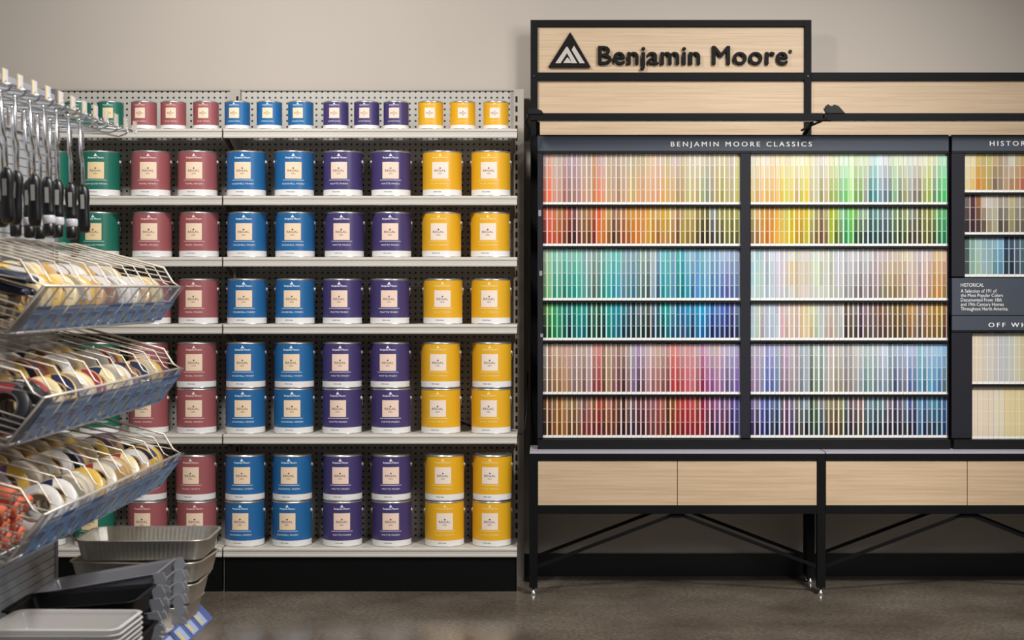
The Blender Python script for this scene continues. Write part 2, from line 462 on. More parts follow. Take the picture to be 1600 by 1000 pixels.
# sign lettering, stood off the board
sb = 6.738; s_ = F / sb
tx0, tx1 = PX(934, sb), PX(1231, sb)
SIGNM = mat('sign_black', '#100c0b', .6, spec=.15)
t = MB(); base = PZ(100.5, sb)
v, f = text_geo('Benjamin Moore', .114, extrude=.008, spacing=1.06, width=tx1 - tx0 - .006)
for k, (sx, sz) in enumerate(((-.0024, 0), (.0024, 0), (-.0012, .0012), (.0012, .0012), (0, -.0012))):
    t.add([(tx0 + (tx1 - tx0) / 2 + p[0] + sx - ox, sb - RY - p[2] + k * .0004, base + p[1] + sz) for p in v], f)
t.build('lettering', SIGNM, sp)
v, f = text_geo('®', .022, extrude=.003)
t = MB().add([(PX(1235, sb) + p[0] - ox, sb - RY + .006 - p[2], PZ(83, sb) + p[1]) for p in v], f)
t.build('registered_mark', SIGNM, sp)
e = MB()
def ep(x, y): return (PX(850 + x / 13.34, sb) - ox, PZ(40 + y / 13.34, sb))   # emblem points from a 1067 px wide close-up
def poly(mb, pts, y0, y1, m): mb.prism([ep(*p) for p in pts][::-1], y0, y1, m)
poly(e, [(545, 140), (970, 865), (90, 865)], sb - RY - .008, sb - RY + .008, 0)
for pts in ([(465, 450), (235, 790), (345, 790), (480, 580), (590, 790), (690, 790), (490, 450)],
            [(625, 425), (575, 510), (740, 790), (850, 790)],
            [(485, 665), (400, 785), (595, 785)]):
    if len(pts) == 7:
        poly(e, [pts[0], pts[1], pts[2], pts[3]], sb - RY - .0092, sb - RY - .0078, 1)
        poly(e, [pts[0], pts[3], pts[4], pts[5], pts[6]], sb - RY - .0092, sb - RY - .0078, 1)
    else: poly(e, pts, sb - RY - .0092, sb - RY - .0078, 1)
e.build('emblem', [SIGNM, mat('emblem_light', '#b9b0a6', .5)], sp)

ox2 = (XM1 + XR1) / 2
d2 = empty('display_stand', (ox2, RY, 0)); tag(d2, 'lower black steel frame with oak boards to the right of the sign', 'display stand')
p = lb(MB(), XR0, XR1, -.015, .02, .03, zr1, ox2).build('post', BLACK, d2, bevel=.0012)
MB().lathe([(.004, .032), (.004, .016), (.009, .013), (.014, .008), (.014, 0)], 12).build('levelling_foot', CHROME, p, ((XR0 + XR1) / 2 - ox2, 0, 0))
lb(MB(), XM1, XR0, -.017, .02, zr0, zr1, ox2).build('cross_rail', BLACK, d2, bevel=.001)
lb(MB(), XM1, XR0, .0, .012, zb, zr0, ox2).build('oak_panel', OAK, d2)

# light bars carried on arms in front of the boards
LY = 6.45
def light_bar(x0, x1, label, clip):
    o = (x0 + x1) / 2
    root = empty('light_bar', (o, LY, PZ(183, LY))); tag(root, label, 'light bar')
    hz = .0155
    b = MB().box(x0 - o, x1 - o, -.012, .03, -hz, hz).build('bar_housing', BLACK, root, bevel=.002)
    MB().box(x0 - o + .03, x1 - o - .03, -.006, .02, -hz - .002, -hz).build('lamp_diffuser', mat('milky_diffuser', '#d8d4cc', .4), b)
    for x in ((x1 - .03,) if clip else (x0 + .03, x1 - .03)):
        a = MB()
        a.bar((x - o, .03, .002), (x - o, .20, -.03), .016, .008, up=(0, 0, 1)); a.bar((x - o, .20, -.03), (x - o, .283, -.045), .016, .008, up=(0, 0, 1))
        a.build('support_arm', BLACK, root)
    if clip:
        c = MB(); q = x0 - o
        c.prism([(q + .010, .015), (q + .085, .015), (q + .058, .045), (q + .040, .050), (q + .036, .043), (q + .022, .046), (q + .016, .052), (q + .006, .044), (q + .010, .034), (q + .0, .036)], -.018, .012)
        c.tube([(q + .012, -.01, .02), (q + .008, -.012, -.006), (q - .012, -.006, -.018), (q - .055, .02, -.035), (q - .075, .1, -.045)], .005, 6)
        c.build('cable_clip', BLACKP, root)
    else:
        c = MB(); q = x0 - o
        c.prism([(q - .006, .012), (q + .055, .012), (q + .045, .026), (q + .02, .034), (q - .01, .03)], -.018, .012); c.build('end_clip', BLACKP, root)
        c = MB().tube([(q - .01, 0, .012), (q - .02, .02, -.02), (q - .004, .04, -.05), (q - .006, .06, -.075), (q - .02, .1, -.085)], .007, 6); c.build('power_lead', BLACKP, root)
light_bar(PX(829, LY), PX(1287, LY) - .004, 'long black light bar fixed in front of the oak boards below the sign', False)
light_bar(PX(1287, LY), PX(1287, LY) + 1.19, 'black light bar with a clip on its left end, right of the sign', True)

# ------------------------------------------------------------------ drawer benches
BF = 6.43
def bench(x0, x1, label, own_left=True):
    lw = .034
    o = (x0 + x1) / 2
    root = empty('drawer_bench', (o, BF, 0)); tag(root, label, 'drawer bench')
    D = RY - .03 - BF
    z1, z2, z3, z4 = PZ(709, BF), PZ(720, BF), PZ(790, BF), PZ(803, BF)
    xa, xb = x0 - o, x1 - o
    ll = lw if own_left else 0.0      # the neighbour's legs carry this end
    for (x, front) in (((xa, 1), (xa, 0)) if own_left else ()) + ((xb - lw, 1), (xb - lw, 0)):
        y0 = 0 if front else D - lw
        l = MB().box(x, x + lw, y0, y0 + lw, .03, z1).build('leg', BLACK, root, bevel=.001)
        MB().lathe([(.005, .032), (.005, .018), (.008, .015), (.012, .008), (.012, 0)], 14).build('levelling_foot', CHROME, l, (x + lw / 2, y0 + lw / 2, 0))
    MB().box(xa + ll, xb - lw, 0, lw, z2, z1).build('front_rail', BLACK, root, bevel=.001)
    MB().box(xa + ll, xb - lw, 0, lw, z4, z3).build('lower_rail', BLACK, root, bevel=.001)
    MB().box(xa + ll, xb - lw, D - lw, D, z4, z1).build('back_rail', BLACK, root)
    for x in ((xa, xb - lw) if own_left else (xb - lw,)):
        MB().box(x + .002, x + lw - .002, lw, D - lw, z2, z1 - .001).build('side_rail', BLACK, root)
        MB().box(x + .002, x + lw - .002, lw, D - lw, z4, z3).build('side_rail', BLACK, root)
    MB().box(xa + .002, xb - .002, .004, D, z1 + .0005, z1 + .006).build('bench_top', mat('pale_lilac_laminate', '#b9b3bd', .35), root)
    mid = (xa + xb) / 2
    MB().box(xa + ll, xb - lw, lw, D - lw, z3, z3 + .01).build('drawer_floor', BLACK, root)
    for (a, b) in ((xa + ll + .002, mid - .0012), (mid + .0012, xb - lw - .002)):
        d = MB().box(a, b, .004, .022, z3 + .001, z2 - .001).build('drawer_front', OAK, root, bevel=.0008)
        MB().box(a + .01, b - .01, .022, D - lw - .01, z3 + .012, z2 - .02).build('drawer_box', DARKSTEEL, d)
    for y in (.017, D - .017):
        for sx in (-1, 1):
            xe = xa + ll if sx < 0 else xb - lw
            MB().bar((mid + sx * .004, y, z4 - .002), (xe, y, PZ(886, BF)), .014, .006, up=(0, 1, 0)).build('brace', BLACK, root)
    MB().box(mid - .02, mid + .02, .012, .022, z4 - .018, z4).build('brace_plate', BLACK, root)
    return root
bx = PX(827, BF); bm = PX(1283.5, BF)
bench(bx, bm + .017, 'oak-fronted two-drawer bench on black legs below the sign bay')
bench(bm + .0175, bm + .017 + 1.17, 'oak-fronted bench on black legs at the right edge, beside the sign bay bench', False)

# ------------------------------------------------------------------ colour racks
KY = 6.58            # rack front plane
CARDY = 6.60
ks = F / CARDY
CARDM = attr_mat('printed_card', .5)
ACR = mat('acrylic_ledge', '#e9e6e4', .2)
FX0, FX1 = PX(840, KY), PX(1482, KY)
HX0, HX1 = PX(1487, KY), PX(1487, KY) + .735
RZ0, RZ1 = PZ(686, KY), PZ(212.5, KY)
CL_ROWS = [(238, 319), (322, 384), (388, 469), (472, 531.5), (537, 616), (619, 684)]
def rack(name, x0, x1, z0, z1, label, cols, rows, head, texts, cat='colour rack', head2=None):
    o = (x0 + x1) / 2
    root = empty(name, (o, KY, z0)); tag(root, label, cat)
    def B(xa, xb, ya, yb, za, zb): return MB().box(xa - o, xb - o, ya - KY, yb - KY, za - z0, zb - z0)
    B(x0, x1, 6.655, 6.665, z0, z1).build('back_panel', DARKSTEEL, root)
    if head:
        h = B(x0, x1, KY - .006, KY + .012, PZ(head[1], KY), PZ(head[0], KY)).build('header', SLATE, root, bevel=.001)
        B(x0, x1, KY - .004, KY + .08, PZ(head[1], KY) - .008, PZ(head[1], KY)).build('header_ledge', BLACKP, root)
        B(x0, x1, KY - .004, KY + .08, PZ(head[0], KY), PZ(head[0], KY) + .006).build('header_cap', BLACKP, root)
        l = MB()
        for (s, pxa, pxb, pyb, size) in texts:
            xa, xb = PX(pxa, KY), PX(pxb, KY)
            v, f = text_geo(s, size, spacing=1.45, width=xb - xa)
            for k, sx in enumerate((-.0005, .0005)):
                l.add([((xa + xb) / 2 + p[0] + sx - o, -.0068 - k * .0002, PZ(pyb, KY) + p[1] - z0) for p in v], f)
        l.build('lettering', WHITEINK, h)
    if z0 < .7: B(x0, x1, 6.545, 6.60, PZ(709, BF) + .0065, z0).build('plinth', BLACKP, root)
    for (pa, pb) in cols:      # side and centre panels between the chip columns
        B(PX(pa, KY), PX(pb, KY), KY, 6.655, z0 + .004, PZ(head[1], KY) - .008 if head else z1).build('side_panel', DARKSTEEL, root)
    for (pxa, pxb) in rows[0]:
        for (pya, pyb) in rows[1]:
            zb_ = PZ(pyb, KY)
            lg = B(PX(pxa, KY), PX(pxb, KY), KY, 6.655, zb_ - .0105, zb_ - .001).build('ledge', BLACKP, root)
            B(PX(pxa, KY), PX(pxb, KY), KY - .0025, KY, zb_ - .001, zb_ + .010).build('acrylic_lip', mat('clear_acrylic', '#ffffff', .08, alpha=.08), lg)
    return root
cr = rack('colour_rack', FX0, FX1, RZ0, RZ1, 'large slate colour card rack lettered classics, with two wide halves of six rows',
     [(840, 848), (1157.3, 1172), (1481.3, 1482)], ([(848, 1157), (1172.5, 1481)], CL_ROWS), (213, 236), [('BENJAMIN MOORE CLASSICS', 1048, 1268, 229, .029)])
for i, (px, py) in enumerate(((843.5, 333), (845, 427), (846.5, 524))):
    MB().box(-.006, .006, -.0012, 0, -.013 + i * .003, .013 - i * .003).build('sticker', mat('grey_sticker', '#8d8a92', .5), cr, (PX(px, KY) - (FX0 + FX1) / 2, -.0002, PZ(py, KY) - RZ0))
H_ROWS = [(239, 300), (304, 366), (368, 432)]
W_ROWS = [(520, 600), (604, 686)]
zsplit = PZ(492, KY)
hr = rack('colour_rack', HX0, HX1, PZ(433.5, KY), RZ1, 'smaller slate colour card rack lettered historical, upper right beside the large rack',
     [(1487, 1507)], ([(1507, 1744)], H_ROWS), (213, 236), [('HISTORICAL COLORS', 1546, 1709, 228, .029)])
wr = rack('colour_rack', HX0, HX1, RZ0, PZ(493, KY), 'smaller slate colour card rack lettered off white, lower right beside the large rack',
     [(1487, 1518.5)], ([(1518.5, 1744)], W_ROWS), (494, 516), [('OFF WHITE COLORS', 1544, 1698, 511, .027)])
ps = empty('information_panel', ((HX0 + HX1) / 2, KY, PZ(492.5, KY))); tag(ps, 'slate panel with small white paragraph between the two right-hand colour racks', 'sign')
po = (HX0 + HX1) / 2; pz = PZ(492.5, KY)
pb = MB().box(HX0 - po, HX1 - po, -.006, .07, 0, PZ(434.5, KY) - pz).build('panel', SLATE, ps, bevel=.001)
l = MB()
for s, py, sz, wd in (('HISTORICAL', 448, .0215, 36), ('A Selection of 191 of', 457.2, .0205, 56), ('the Most Popular Colors', 464, .0205, 66),
                  ('Documented From 18th', 471, .0205, 64), ('and 19th Century Homes', 478, .0205, 67), ('Throughout North America.', 485, .0205, 74)):
    v, f = text_geo(s, sz, align='LEFT', width=wd / F * KY)
    l.add([(PX(1500.5, KY) + p[0] - po, -.0068, PZ(py, KY) + p[1] - pz) for p in v], f)
l.build('lettering', WHITEINK, pb)

def T(s): return [tuple(x.split('-')) for x in s.split()]
L1 = T('b59d92-c8604a cc9a86-e8673f bfae9f-c98c7c b5a595-b98873 b09494-9c5f55 a8929a-8f6a62 a98f98-957064 b39a9d-a87a70 ad9f90-b8866c a8988a-b58a72 bb8c6c-bd7440 b99a98-e0754d c0a9a5-cd8f65 b3a08a-b89468 b09c8c-b58e76 ac9a86-9c7656 b3a090-b38f70 b2a58c-c29a62 aea088-b89a5e b5a788-cf9460 b0a680-c68c62 c9ae90-c99a6c d3b393-cf8f6c c4ab9a-c88d66 c2ac9c-cf9344 b8ac88-c49a58 c4b0a8-c29a60 bba8a8-9f8250 b9ad86-ad8a58 c3b4a2-ada268 c0b3a0-b5a265 c9bfa8-a88f62 c2b4a2-8a9468 b9aa94-78826a b2a690-938468 bcae90-a08c4c bfb194-8f8a48 bdb092-a89a62 b9a9a5-a79668 c5bd88-b0a858')
L2 = T('b85a40-5f2020 d0664c-c04028 c06a3c-b04a28 9c7040-a03c1c 9a5028-6a2818 8f4038-3a1410 6a4848-2a1410 8a6a50-5a3020 8f6a48-6a3c1c 9c6438-5a2c18 a85420-6e1810 cc5030-c0661c c88038-b86018 a88850-7a4c20 8c6850-42200c 96684c-5a3418 987040-8c3c1c b87c28-8f5010 c08430-b85c18 b87e38-b86820 c47c34-b87834 c49028-b88420 b88848-a86c14 b89054-8a5214 c49418-a87430 b89a44-a07034 b89468-8f6038 8f7048-5a3814 a08858-8c7a1c a89450-806020 a89850-7a6228 847040-4c3c10 6c6430-1c140c 5c5430-1a1410 788488-342824 7c7848-3c3820 847a40-3e3820 8c8448-5c5c28 7c7038-4a4820 90904c-4c4c20')
L3 = T('94a490-5c8858 8fb89c-6aa870 7cb0a0-2c8068 90b0a0-3c8c70 68aca0-186a58 84a8a0-288070 7cac9c-0c8070 84b49c-2c9484 7c9c9c-4c8a84 8fa09c-4c7870 7c948c-485c50 7c9890-3c6c64 78a094-1c7c70 7cb0a8-28908c 64a8a4-207c8c 68b0a0-3888a0 7c9ca0-4c7484 8094a0-3c7078 7c949c-34647c 7c9898-486a68 8a9a8c-485c5c 7c9090-3c4c50 a0a8a4-748ca0 6c94a8-284c60 64acb0-0c7c80 64a4a8-2c8890 6c98ac-447c98 489c94-08646c 4894a8-08606c 80a4b8-1c8494 88a4b4-205880 6098bc-3c80c0 78a4ac-2c7c98 88a4b8-4884a8 7c9cb0-306088 8098b0-3c6898 98b0c0-3c5898 98a8c0-4c4c88 8498b0-3c5888 8898ac-4c5c84')
L4 = T('4c6a38-142818 489048-0c4c24 2c8858-0c6c3c 288068-1c7048 0c6c58-0c4038 2c6460-042028 0c7060-0c5048 0c8c70-0c606c 2c7c7c-085058 28584c-0c1c18 34644c-203c34 28503c-0c1c1c 20584c-081c24 148880-04685c 0c7c90-046070 14808c-045060 28686c-041c30 3c5c68-101c24 2c4454-0c1c14 5c686c-1c2c2c 4c5c58-101c18 4c5450-14140c 546874-142438 2c5864-0c2c34 0c7874-0c2828 148888-0c5468 488490-143c5c 0c5c80-083c4c 0c6890-34345c 1088b0-044c64 0c6890-101440 1488b0-085c84 0c8cb4-084c8c 3480b8-1c3c70 1c5c98-080c40 446ca0-10245c 3c5cb0-142050 384c90-101440 3c4474-0c0c28 546c8c-1c2440')
L5 = T('989088-6c5c48 a07864-745040 b89c84-8c6438 b49480-906444 bc9488-b0784c c09890-94705c a89080-7c6464 b0988c-906c60 a89488-6c504c b09898-987474 b88878-7c3838 c87c70-8c3034 907464-5c3c20 a48c7c-907050 a08478-7c4848 8c7060-5c3438 947c6c-3c2024 98908c-6c5454 a098a0-70587c a084a8-48303c a894a4-5c4444 b4a0a4-9c6c70 bca094-8c5458 bc9c88-905850 ac9490-7c4440 b88078-6c3434 c47c70-a83030 c48080-9c2c30 b09494-ac3c40 c48c88-bc4c60 bc8c90-b85c60 b49898-904450 b080a0-7c1c3c b4a0b4-8c3c70 b0a098-7c447c b8a098-945c88 b0a0ac-7c5c88 a8a0b4-544868 a09cb8-645084 9c94b0-6c509c')
L6 = T('5c3c20-281c10 6c4430-402410 7c5c38-7c4410 8c5424-6c4810 a07448-8c5420 8c7050-5c3c1c 7c6038-5c3824 8c7064-6c4028 6c4c44-6c2420 946850-702828 7c4c28-5c2020 9c3820-601420 7c3c20-3c2414 946454-5c2c18 703420-5c2814 5c4034-241418 382410-1c0c14 6c5c58-2c2028 6c4c50-2c242c 603438-381c1c 5c3c3c-281420 744848-5c2824 804c54-5c3028 904444-702c24 905440-6c2824 542808-341c0c 744010-6c1c10 a03020-7c1418 a8302c-6c1010 a83038-7c1420 b44038-801418 7c4830-701420 7c1838-7c1424 783c5c-342424 703c58-2c1424 845480-30203c 604468-502434 6c5470-2c1430 4c3c74-181440 4c4480-2c2c54')
R1 = T('d8d0c0-d4bc7c d8d0b0-c49858 e0d4bc-d8a868 d8ccc0-cca050 dcc8a8-d4a050 ecd4b4-dcb060 e0d4a8-d0b038 d8c8ac-c4c048 dcd4b8-d4b850 dcd8a8-b89870 e0dcc8-bcb040 dcd8b0-d8b838 d4d0a8-b0a878 d0c8b4-b8b08c d0c8bc-8c8858 dcd4c4-b4a078 d8d8b0-8c9c48 dcdcbc-88a84c d0e0c4-6ca86c d4e4d0-60b458 dce8c4-a0d878 c4d0a4-6c9050 d0d8c0-689048 c8d8b0-888c84 c8d0c4-2c6c70 bcd4cc-3c7c80 d8dcdc-6c8490 d4d0d4-586878 c8d0b8-4c6c5c d0dcb8-7ca078 d4dcb8-64705c d8dcc8-8c8c58 ccd8d0-888c80 dcd8c8-74685c d8d4bc-706850 d8dcc0-8c9440 d0d0a0-8c9c48 ccc8b0-5c8060 b4d4b0-3c9c50 b8e0c4-38b858')
R2 = T('ac9c64-7c6438 c09c54-8c5838 b88430-b47428 b87c28-b06018 bc7c2c-cc7c10 d09830-d89810 c4a840-d0a428 b8b040-c8a820 b8a020-c0a000 c49820-b08010 c0a020-a08010 c4a818-b0a010 a8a450-807048 908850-6c5028 78684c-5c3c1c 9c9860-705830 98a010-8c9c10 90a838-48581c 7cb088-486c40 5ca060-1c8040 68b848-3c9838 6c9850-1c3824 7c9878-283828 8c9c80-1c3434 446464-142c34 507c74-143028 647474-1c3038 647078-1c282c 5c7464-20342c 6c8458-344028 5c6c44-242c1c 848858-2c4020 788474-3c2c20 70705c-342c20 5c5c34-3c3420 7c7c40-4c4c24 747434-4c4c24 74944c-2c3c28 509454-146038 50a860-107048')
R3 = T('b8c8cc-98c0cc-b8c8cc 98b8b8-a0c4b4-a8c0b4 a8b4c0-a8b8b4-a8b8b8 a8a8b4-8c9ca0-9ca8b0 c0c8d4-a8b4bc-a8bcc4 c8c8d8-bcb4c0-bcb8c4 bcb8bc-c0b0b4-b4b4b8 bcbcb8-c4a898-a8b0ac d0ccbc-c4ac70-c4bcc0 b4b8ac-bca080-b4ac98 ccc4bc-c0b8a0-ccbcb0 ccc4bc-c4b090-ccbcb4 c0c4b8-b8bca4-b8b8ac c4ccc0-bccca4-b8bcb0 c4c4b8-a4a890-bcbcb0 c8bcb0-b8b8ac-b8bcb0 a8b4a0-a0a08c-a8a89c b8bcc0-b4b0bc-a8a8a0 c0bcc4-b4b4b4-a8a8a0 acacac-989898-848484 c0c0c0-a8a8a8-908c8c b4b4b4-989898-706868 acacb0-8c888c-685c60 b4b8b4-9c989c-8c8484 b8b4b4-94888c-746464 a89ca0-988888-7c7070 bcacac-a09088-786c5c b4a8a4-a09078-787050 b4a8a0-b09880-807048 c0b0a8-a88c68-7c6440 bcb4a4-b09078-8c7858 c8c0a0-a88c78-7c6c58 ccc0a8-b8a498-a89080 bcb0a8-b49c8c-b0987c b8acac-a08c90-94747c c0b4b0-bc9c88-a88078 c0b0b0-b4907c-a08060 c4ac80-b48858-a87830 c8b48c-b89060-bc7828 d0b090-b48060-907040')
R4 = T('a8b4c0-a8c0c4 b0b8ac-a4b8a0 a8a8a4-9c8c94 a4a8b8-98a8b8 a8b8c4-a0a8bc b0a8bc-b0bcc0 c4a49c-c89ca8 bcaca8-b49888 c4ac98-c4a898 bca490-b49c90 c4ac84-c4a880 c8b888-ccb890 bcc090-b8a078 b8bca8-a0ac94 b0acac-a8b4ac acaca0-a8988c b4a898-ac8c80 a0a09c-a0a090 bcb4b0-a0a0a0 5c4c40-2c2824 6c6058-403828 706868-382c30 54444c-2c2028 7c6870-50443c 6c5a5c-48403c 705040-4c403c 6c4c34-403030 6c5844-403028 6c5c40-4c3c30 6c5424-402c1c 6c5830-4c3c30 846848-403428 b08038-785030 a87c50-6c5848 7c6860-4c4440 a07454-70502c a07c48-705430 947024-704824 987420-5c5024 8c6434-4c2824')
R5 = T('a4a0b0-8c7490 a8a0b0-886c90 a8a0b4-707c98 8c88b4-4c5c98 9c9cbc-505c94 98a0ac-5c7090 a098a4-7c6478 b098b4-806878 b4acac-8c8484 a09498-888088 98a4a8-707480 a0acb4-8c98a0 7c8880-445040 a8b0ac-6c7c68 8c9c98-64746c a8a8a0-98908c bca8a8-a09888 b0aca0-887c6c b4b0ac-888470 98989c-786c68 a09c9c-807870 bcb8b4-8c8884 b0b8b4-7c8890 a8b4b0-5c7878 acb0b8-708c84 a8b0ac-64747c b4b8c0-707c8c b8c8d8-70808c 8c9ca8-606c74 98a8b4-3c4460 9cacc0-606478 a0b4cc-706878 a4b4cc-445c8c a8b0c8-4c6484 84b4bc-5084a0 98b0cc-40687c 9cb0cc-5490b0 98bcd4-4880ac 90bcdc-3c6894 84b0d8-50646c')
R6 = T('746490-302048 746c84-181828 545c9c-202468 404c78-181c34 50608c-242c3c 44587c-101828 5c5860-3c2434 644c5c-34203c 6c6474-34304c 707068-302c28 5c6c74-3c3c38 788890-181814 384030-1c2c24 5c6858-24342c 786c74-1c343c 7c7858-403428 807858-4c3828 706850-442c18 80805c-3c3c24 5c6460-24282c 604c4c-201820 706060-302c28 806468-3c3c28 5c6870-303c3c 648088-283840 4c6468-1c1c28 5c7478-242428 64686c-1c1824 6c606c-1c1820 3c3c50-18181c 5c5468-201c24 587080-28282c 44508c-20181c 385060-181428 5080a0-305070 385c84-1c2034 4c7c98-2c3038 387c90-182c44 345c80-1c3040 385c88-1c3054')
H1 = T('ddd0b0-d8c890 e0d0a0-d8b468 c8b060-c88028 b8a868-c0903c b8b070-a89058 b8a070-7c6450 a89070-907860 b0a090-b09070 c8c4b0-a88058 b8a880-b07850 c0a060-b06048')
H2 = T('6c5c58-2c1c20 4c2828-28181c 8c5c34-3c2c24 c0b0a0-5c4c3c c0b8b0-8c8464 b8b0a0-a09878 9c9080-4c443c a09888-5c5040 b8a878-8c8458 a09888-6c6450 8c8070-5c5848')
H3 = T('4c6058-3c4c4c 7c9c94-80a08c 98b4b0-98b098 88a8ac-90a8ac 80a4ac-8ca4a4 80a8b4-5c8890 78a8c4-5484a0 243c54-20303c 3c4c5c-1c2430 485c6c-3c4854 4c6870-3c5860')
W1 = [(a, a) for a in 'dccbb4 dcc8ac d0c4b4 ccc4b8 c4bcb4 bcbcbc bcbcb8 c0c0b0 ccc4a4 c8bc98'.split()]
W2 = [(a, a) for a in 'e4d0b8 e0ccb0 dccbb0 dcccb4 dcd0b4 dcd0b0 dcc898 dcc890 dcc894 d8c490'.split()]

import colorsys
def colour_word(c):
    h, s, v = colorsys.rgb_to_hsv(*c); h *= 360
    tone = 'dark ' if v < .42 else ('pale ' if v > .72 and s < .35 else ('muted ' if s < .4 else ''))
    if s < .09: return 'near-white' if v > .75 else ('light grey' if v > .55 else 'dark grey')
    if h < 12 or h >= 345: n = 'red' if s > .5 else 'rose'
    elif h < 24: n = 'orange-red' if s > .55 else 'terracotta'
    elif h < 38: n = 'orange' if s > .6 and v > .6 else ('brown' if v < .6 else 'tan')
    elif h < 55: n = 'yellow' if s > .55 and v > .6 else ('olive brown' if v < .6 else 'sand')
    elif h < 75: n = 'olive'
    elif h < 160: n = 'green'
    elif h < 192: n = 'teal'
    elif h < 235: n = 'blue'
    elif h < 265: n = 'violet blue'
    elif h < 300: n = 'purple'
    else: n = 'magenta' if s > .45 else 'mauve'
    return tone + n
def mixc(a, b, t): return tuple(x + (y - x) * t for x, y in zip(a, b))
WHITE = (.93, .91, .88)
def card_geo(mb, cols, x0, w, z0, z1, y, nsw, margin=.30, gap=.0025, dy=.010):
    """a stack of printed cards: a column of colour swatches with a pale margin and a white foot"""
    foot = .0098
    cs = [rgb(c) for c in cols]
    sw = []
    for i in range(nsw):
        t = i / (nsw - 1) * (len(cs) - 1); k = min(int(t), len(cs) - 2); sw.append(mixc(cs[k], cs[k + 1], t - k))
    xm = x0 + w * (1 - margin); x1 = x0 + w
    top = z1; h = (z1 - z0 - foot) / nsw
    hh, ss, vv = colorsys.rgb_to_hsv(*sw[len(sw) // 2])
    mcol = lin(mixc(WHITE, colorsys.hsv_to_rgb(hh, min(.42, ss * .55), random.uniform(.78, .97)), .75))
    def q(xa, xb, za, zb, c): mb.add([(xa, y, za), (xb, y, za), (xb, y, zb), (xa, y, zb)], [(0, 1, 2, 3)], 0, False, c)
    for i, c in enumerate(sw):
        za = top - (i + 1) * h; zb = top - i * h
        q(x0, xm, za + gap * .5, zb - gap * .5 if i else zb, lin(c))
        q(xm, x1, za, zb, mcol)
        q(x0, xm, za - gap * .5 if i < nsw - 1 else za, za + gap * .5, lin(mixc(c, WHITE, .55)))
    q(x0, x1, z0, z0 + foot, lin(WHITE))
    b = lin(WHITE); yb = y + dy
    mb.add([(x0, y, z0), (x1, y, z0), (x1, y, z1), (x0, y, z1), (x0, yb, z0), (x1, yb, z0), (x1, yb, z1), (x0, yb, z1)],
           [(5, 4, 7, 6), (1, 5, 6, 2), (4, 0, 3, 7), (3, 2, 6, 7), (0, 4, 5, 1)], 0, False, b)
    return sw
def card_row(data, px0, px1, rowpx, nsw, where, rowname, individual, margin=.30, mb=None):
    n = len(data); x0 = PX(px0, CARDY); pitch = (PX(px1, CARDY) - x0) / n
    z0, z1 = PZ(rowpx[1], KY) - .001, PZ(rowpx[0], KY) - .0
    for i, cols in enumerate(data):
        xa = x0 + i * pitch
        jz = random.uniform(-.0015, .0005)
        if individual:
            m = MB(); sw = card_geo(m, cols, -pitch * .48, pitch * .96, 0, z1 - z0 + jz, 0, nsw, margin)
            o = m.build('colour_card', CARDM, None, (xa + pitch / 2, CARDY, z0))
            tag(o, '%s striped card, %s from left, %s of %s' % (colour_word(mixc(sw[-1], sw[-2], .5)), ordinal(i) if n > 1 else '', rowname, where), 'colour card', 'colour cards in the racks')
        else:
            card_geo(mb, cols, xa + pitch * .02, pitch * .96, z0, z1 + jz, CARDY, nsw, margin)
LH, RH = (848.6, 1156.6), (1173, 1480.6)
lo = MB()
for data, r, nm in ((L1, 0, 'top row'), (L3, 2, 'third row'), (L5, 4, 'fifth row')):
    card_row(data, *LH, CL_ROWS[r], 4, 'large rack, left half', nm, True)
for data, r, nm in ((R1, 0, 'top row'), (R3, 2, 'third row'), (R5, 4, 'fifth row')):
    card_row(data, *RH, CL_ROWS[r], 4, 'large rack, right half', nm, True)
for data, r in ((L2, 1), (L4, 3), (L6, 5)): card_row(data, *LH, CL_ROWS[r], 3, '', '', False, mb=lo)
for data, r in ((R2, 1), (R4, 3), (R6, 5)): card_row(data, *RH, CL_ROWS[r], 3, '', '', False, mb=lo)
lo.build('colour_cards', CARDM)
tag(bpy.data.objects['colour_cards'], 'shorter darker striped colour cards in the second, fourth and sixth rows of the large rack', 'colour cards', 'colour cards in the racks', 'stuff')
for data, r, nm in ((H1, 0, 'top row'), (H2, 1, 'middle row'), (H3, 2, 'bottom row')):
    card_row(data, 1507.6, 1507.6 + 8.7 * 11, H_ROWS[r], 3, 'historical rack', nm, True, .14)
for data, r, nm in ((W1, 0, 'upper row'), (W2, 1, 'lower row')):
    card_row(data, 1519, 1519 + 8.4 * 10, W_ROWS[r], 4, 'off-white rack', nm, True, .14)

# ------------------------------------------------------------------ left foreground: aisle fixture
FX, NEAR, FAR = -1.506, 3.10, 4.80     # panel plane and its run in depth
slat = mat('slat_panel_grey', '#b3b6ba', .45)
fx = empty('aisle_fixture', (FX, (NEAR + FAR) / 2, 0)); tag(fx, 'grey slat-panel aisle fixture at the left edge carrying wire bins and hooks', 'aisle fixture')
mid = (NEAR + FAR) / 2; hl = (FAR - NEAR) / 2
p = MB(); z = .1
while z < 1.86:
    p.box(-.012, 0, -hl, hl, z, z + .021); p.box(-.012, -.004, -hl, hl, z + .021, z + .0245); z += .0245
p.build('slat_panel', slat, fx)
MB().box(-.055, .002, hl, hl + .03, 0, 1.88).build('end_upright', mat('upright_dark_grey', '#77757a', .45), fx)
DECKZ = .292; DX = .45
bs = MB().box(-.012, DX, -hl, hl - .02, DECKZ - .02, DECKZ).build('base_shelf', mat('shelf_white', '#c9c6c2', .4), fx)
MB().box(-.012, DX - .06, -hl, hl - .03, 0, DECKZ - .02).build('kick_plate', mat('fixture_dark', '#3a3a3d', .5), fx)
rail = MB(); tags = []
ra, rb_ = Vector((DX + .042, 0, DECKZ - .036)), Vector((DX + .004, 0, DECKZ + .006))
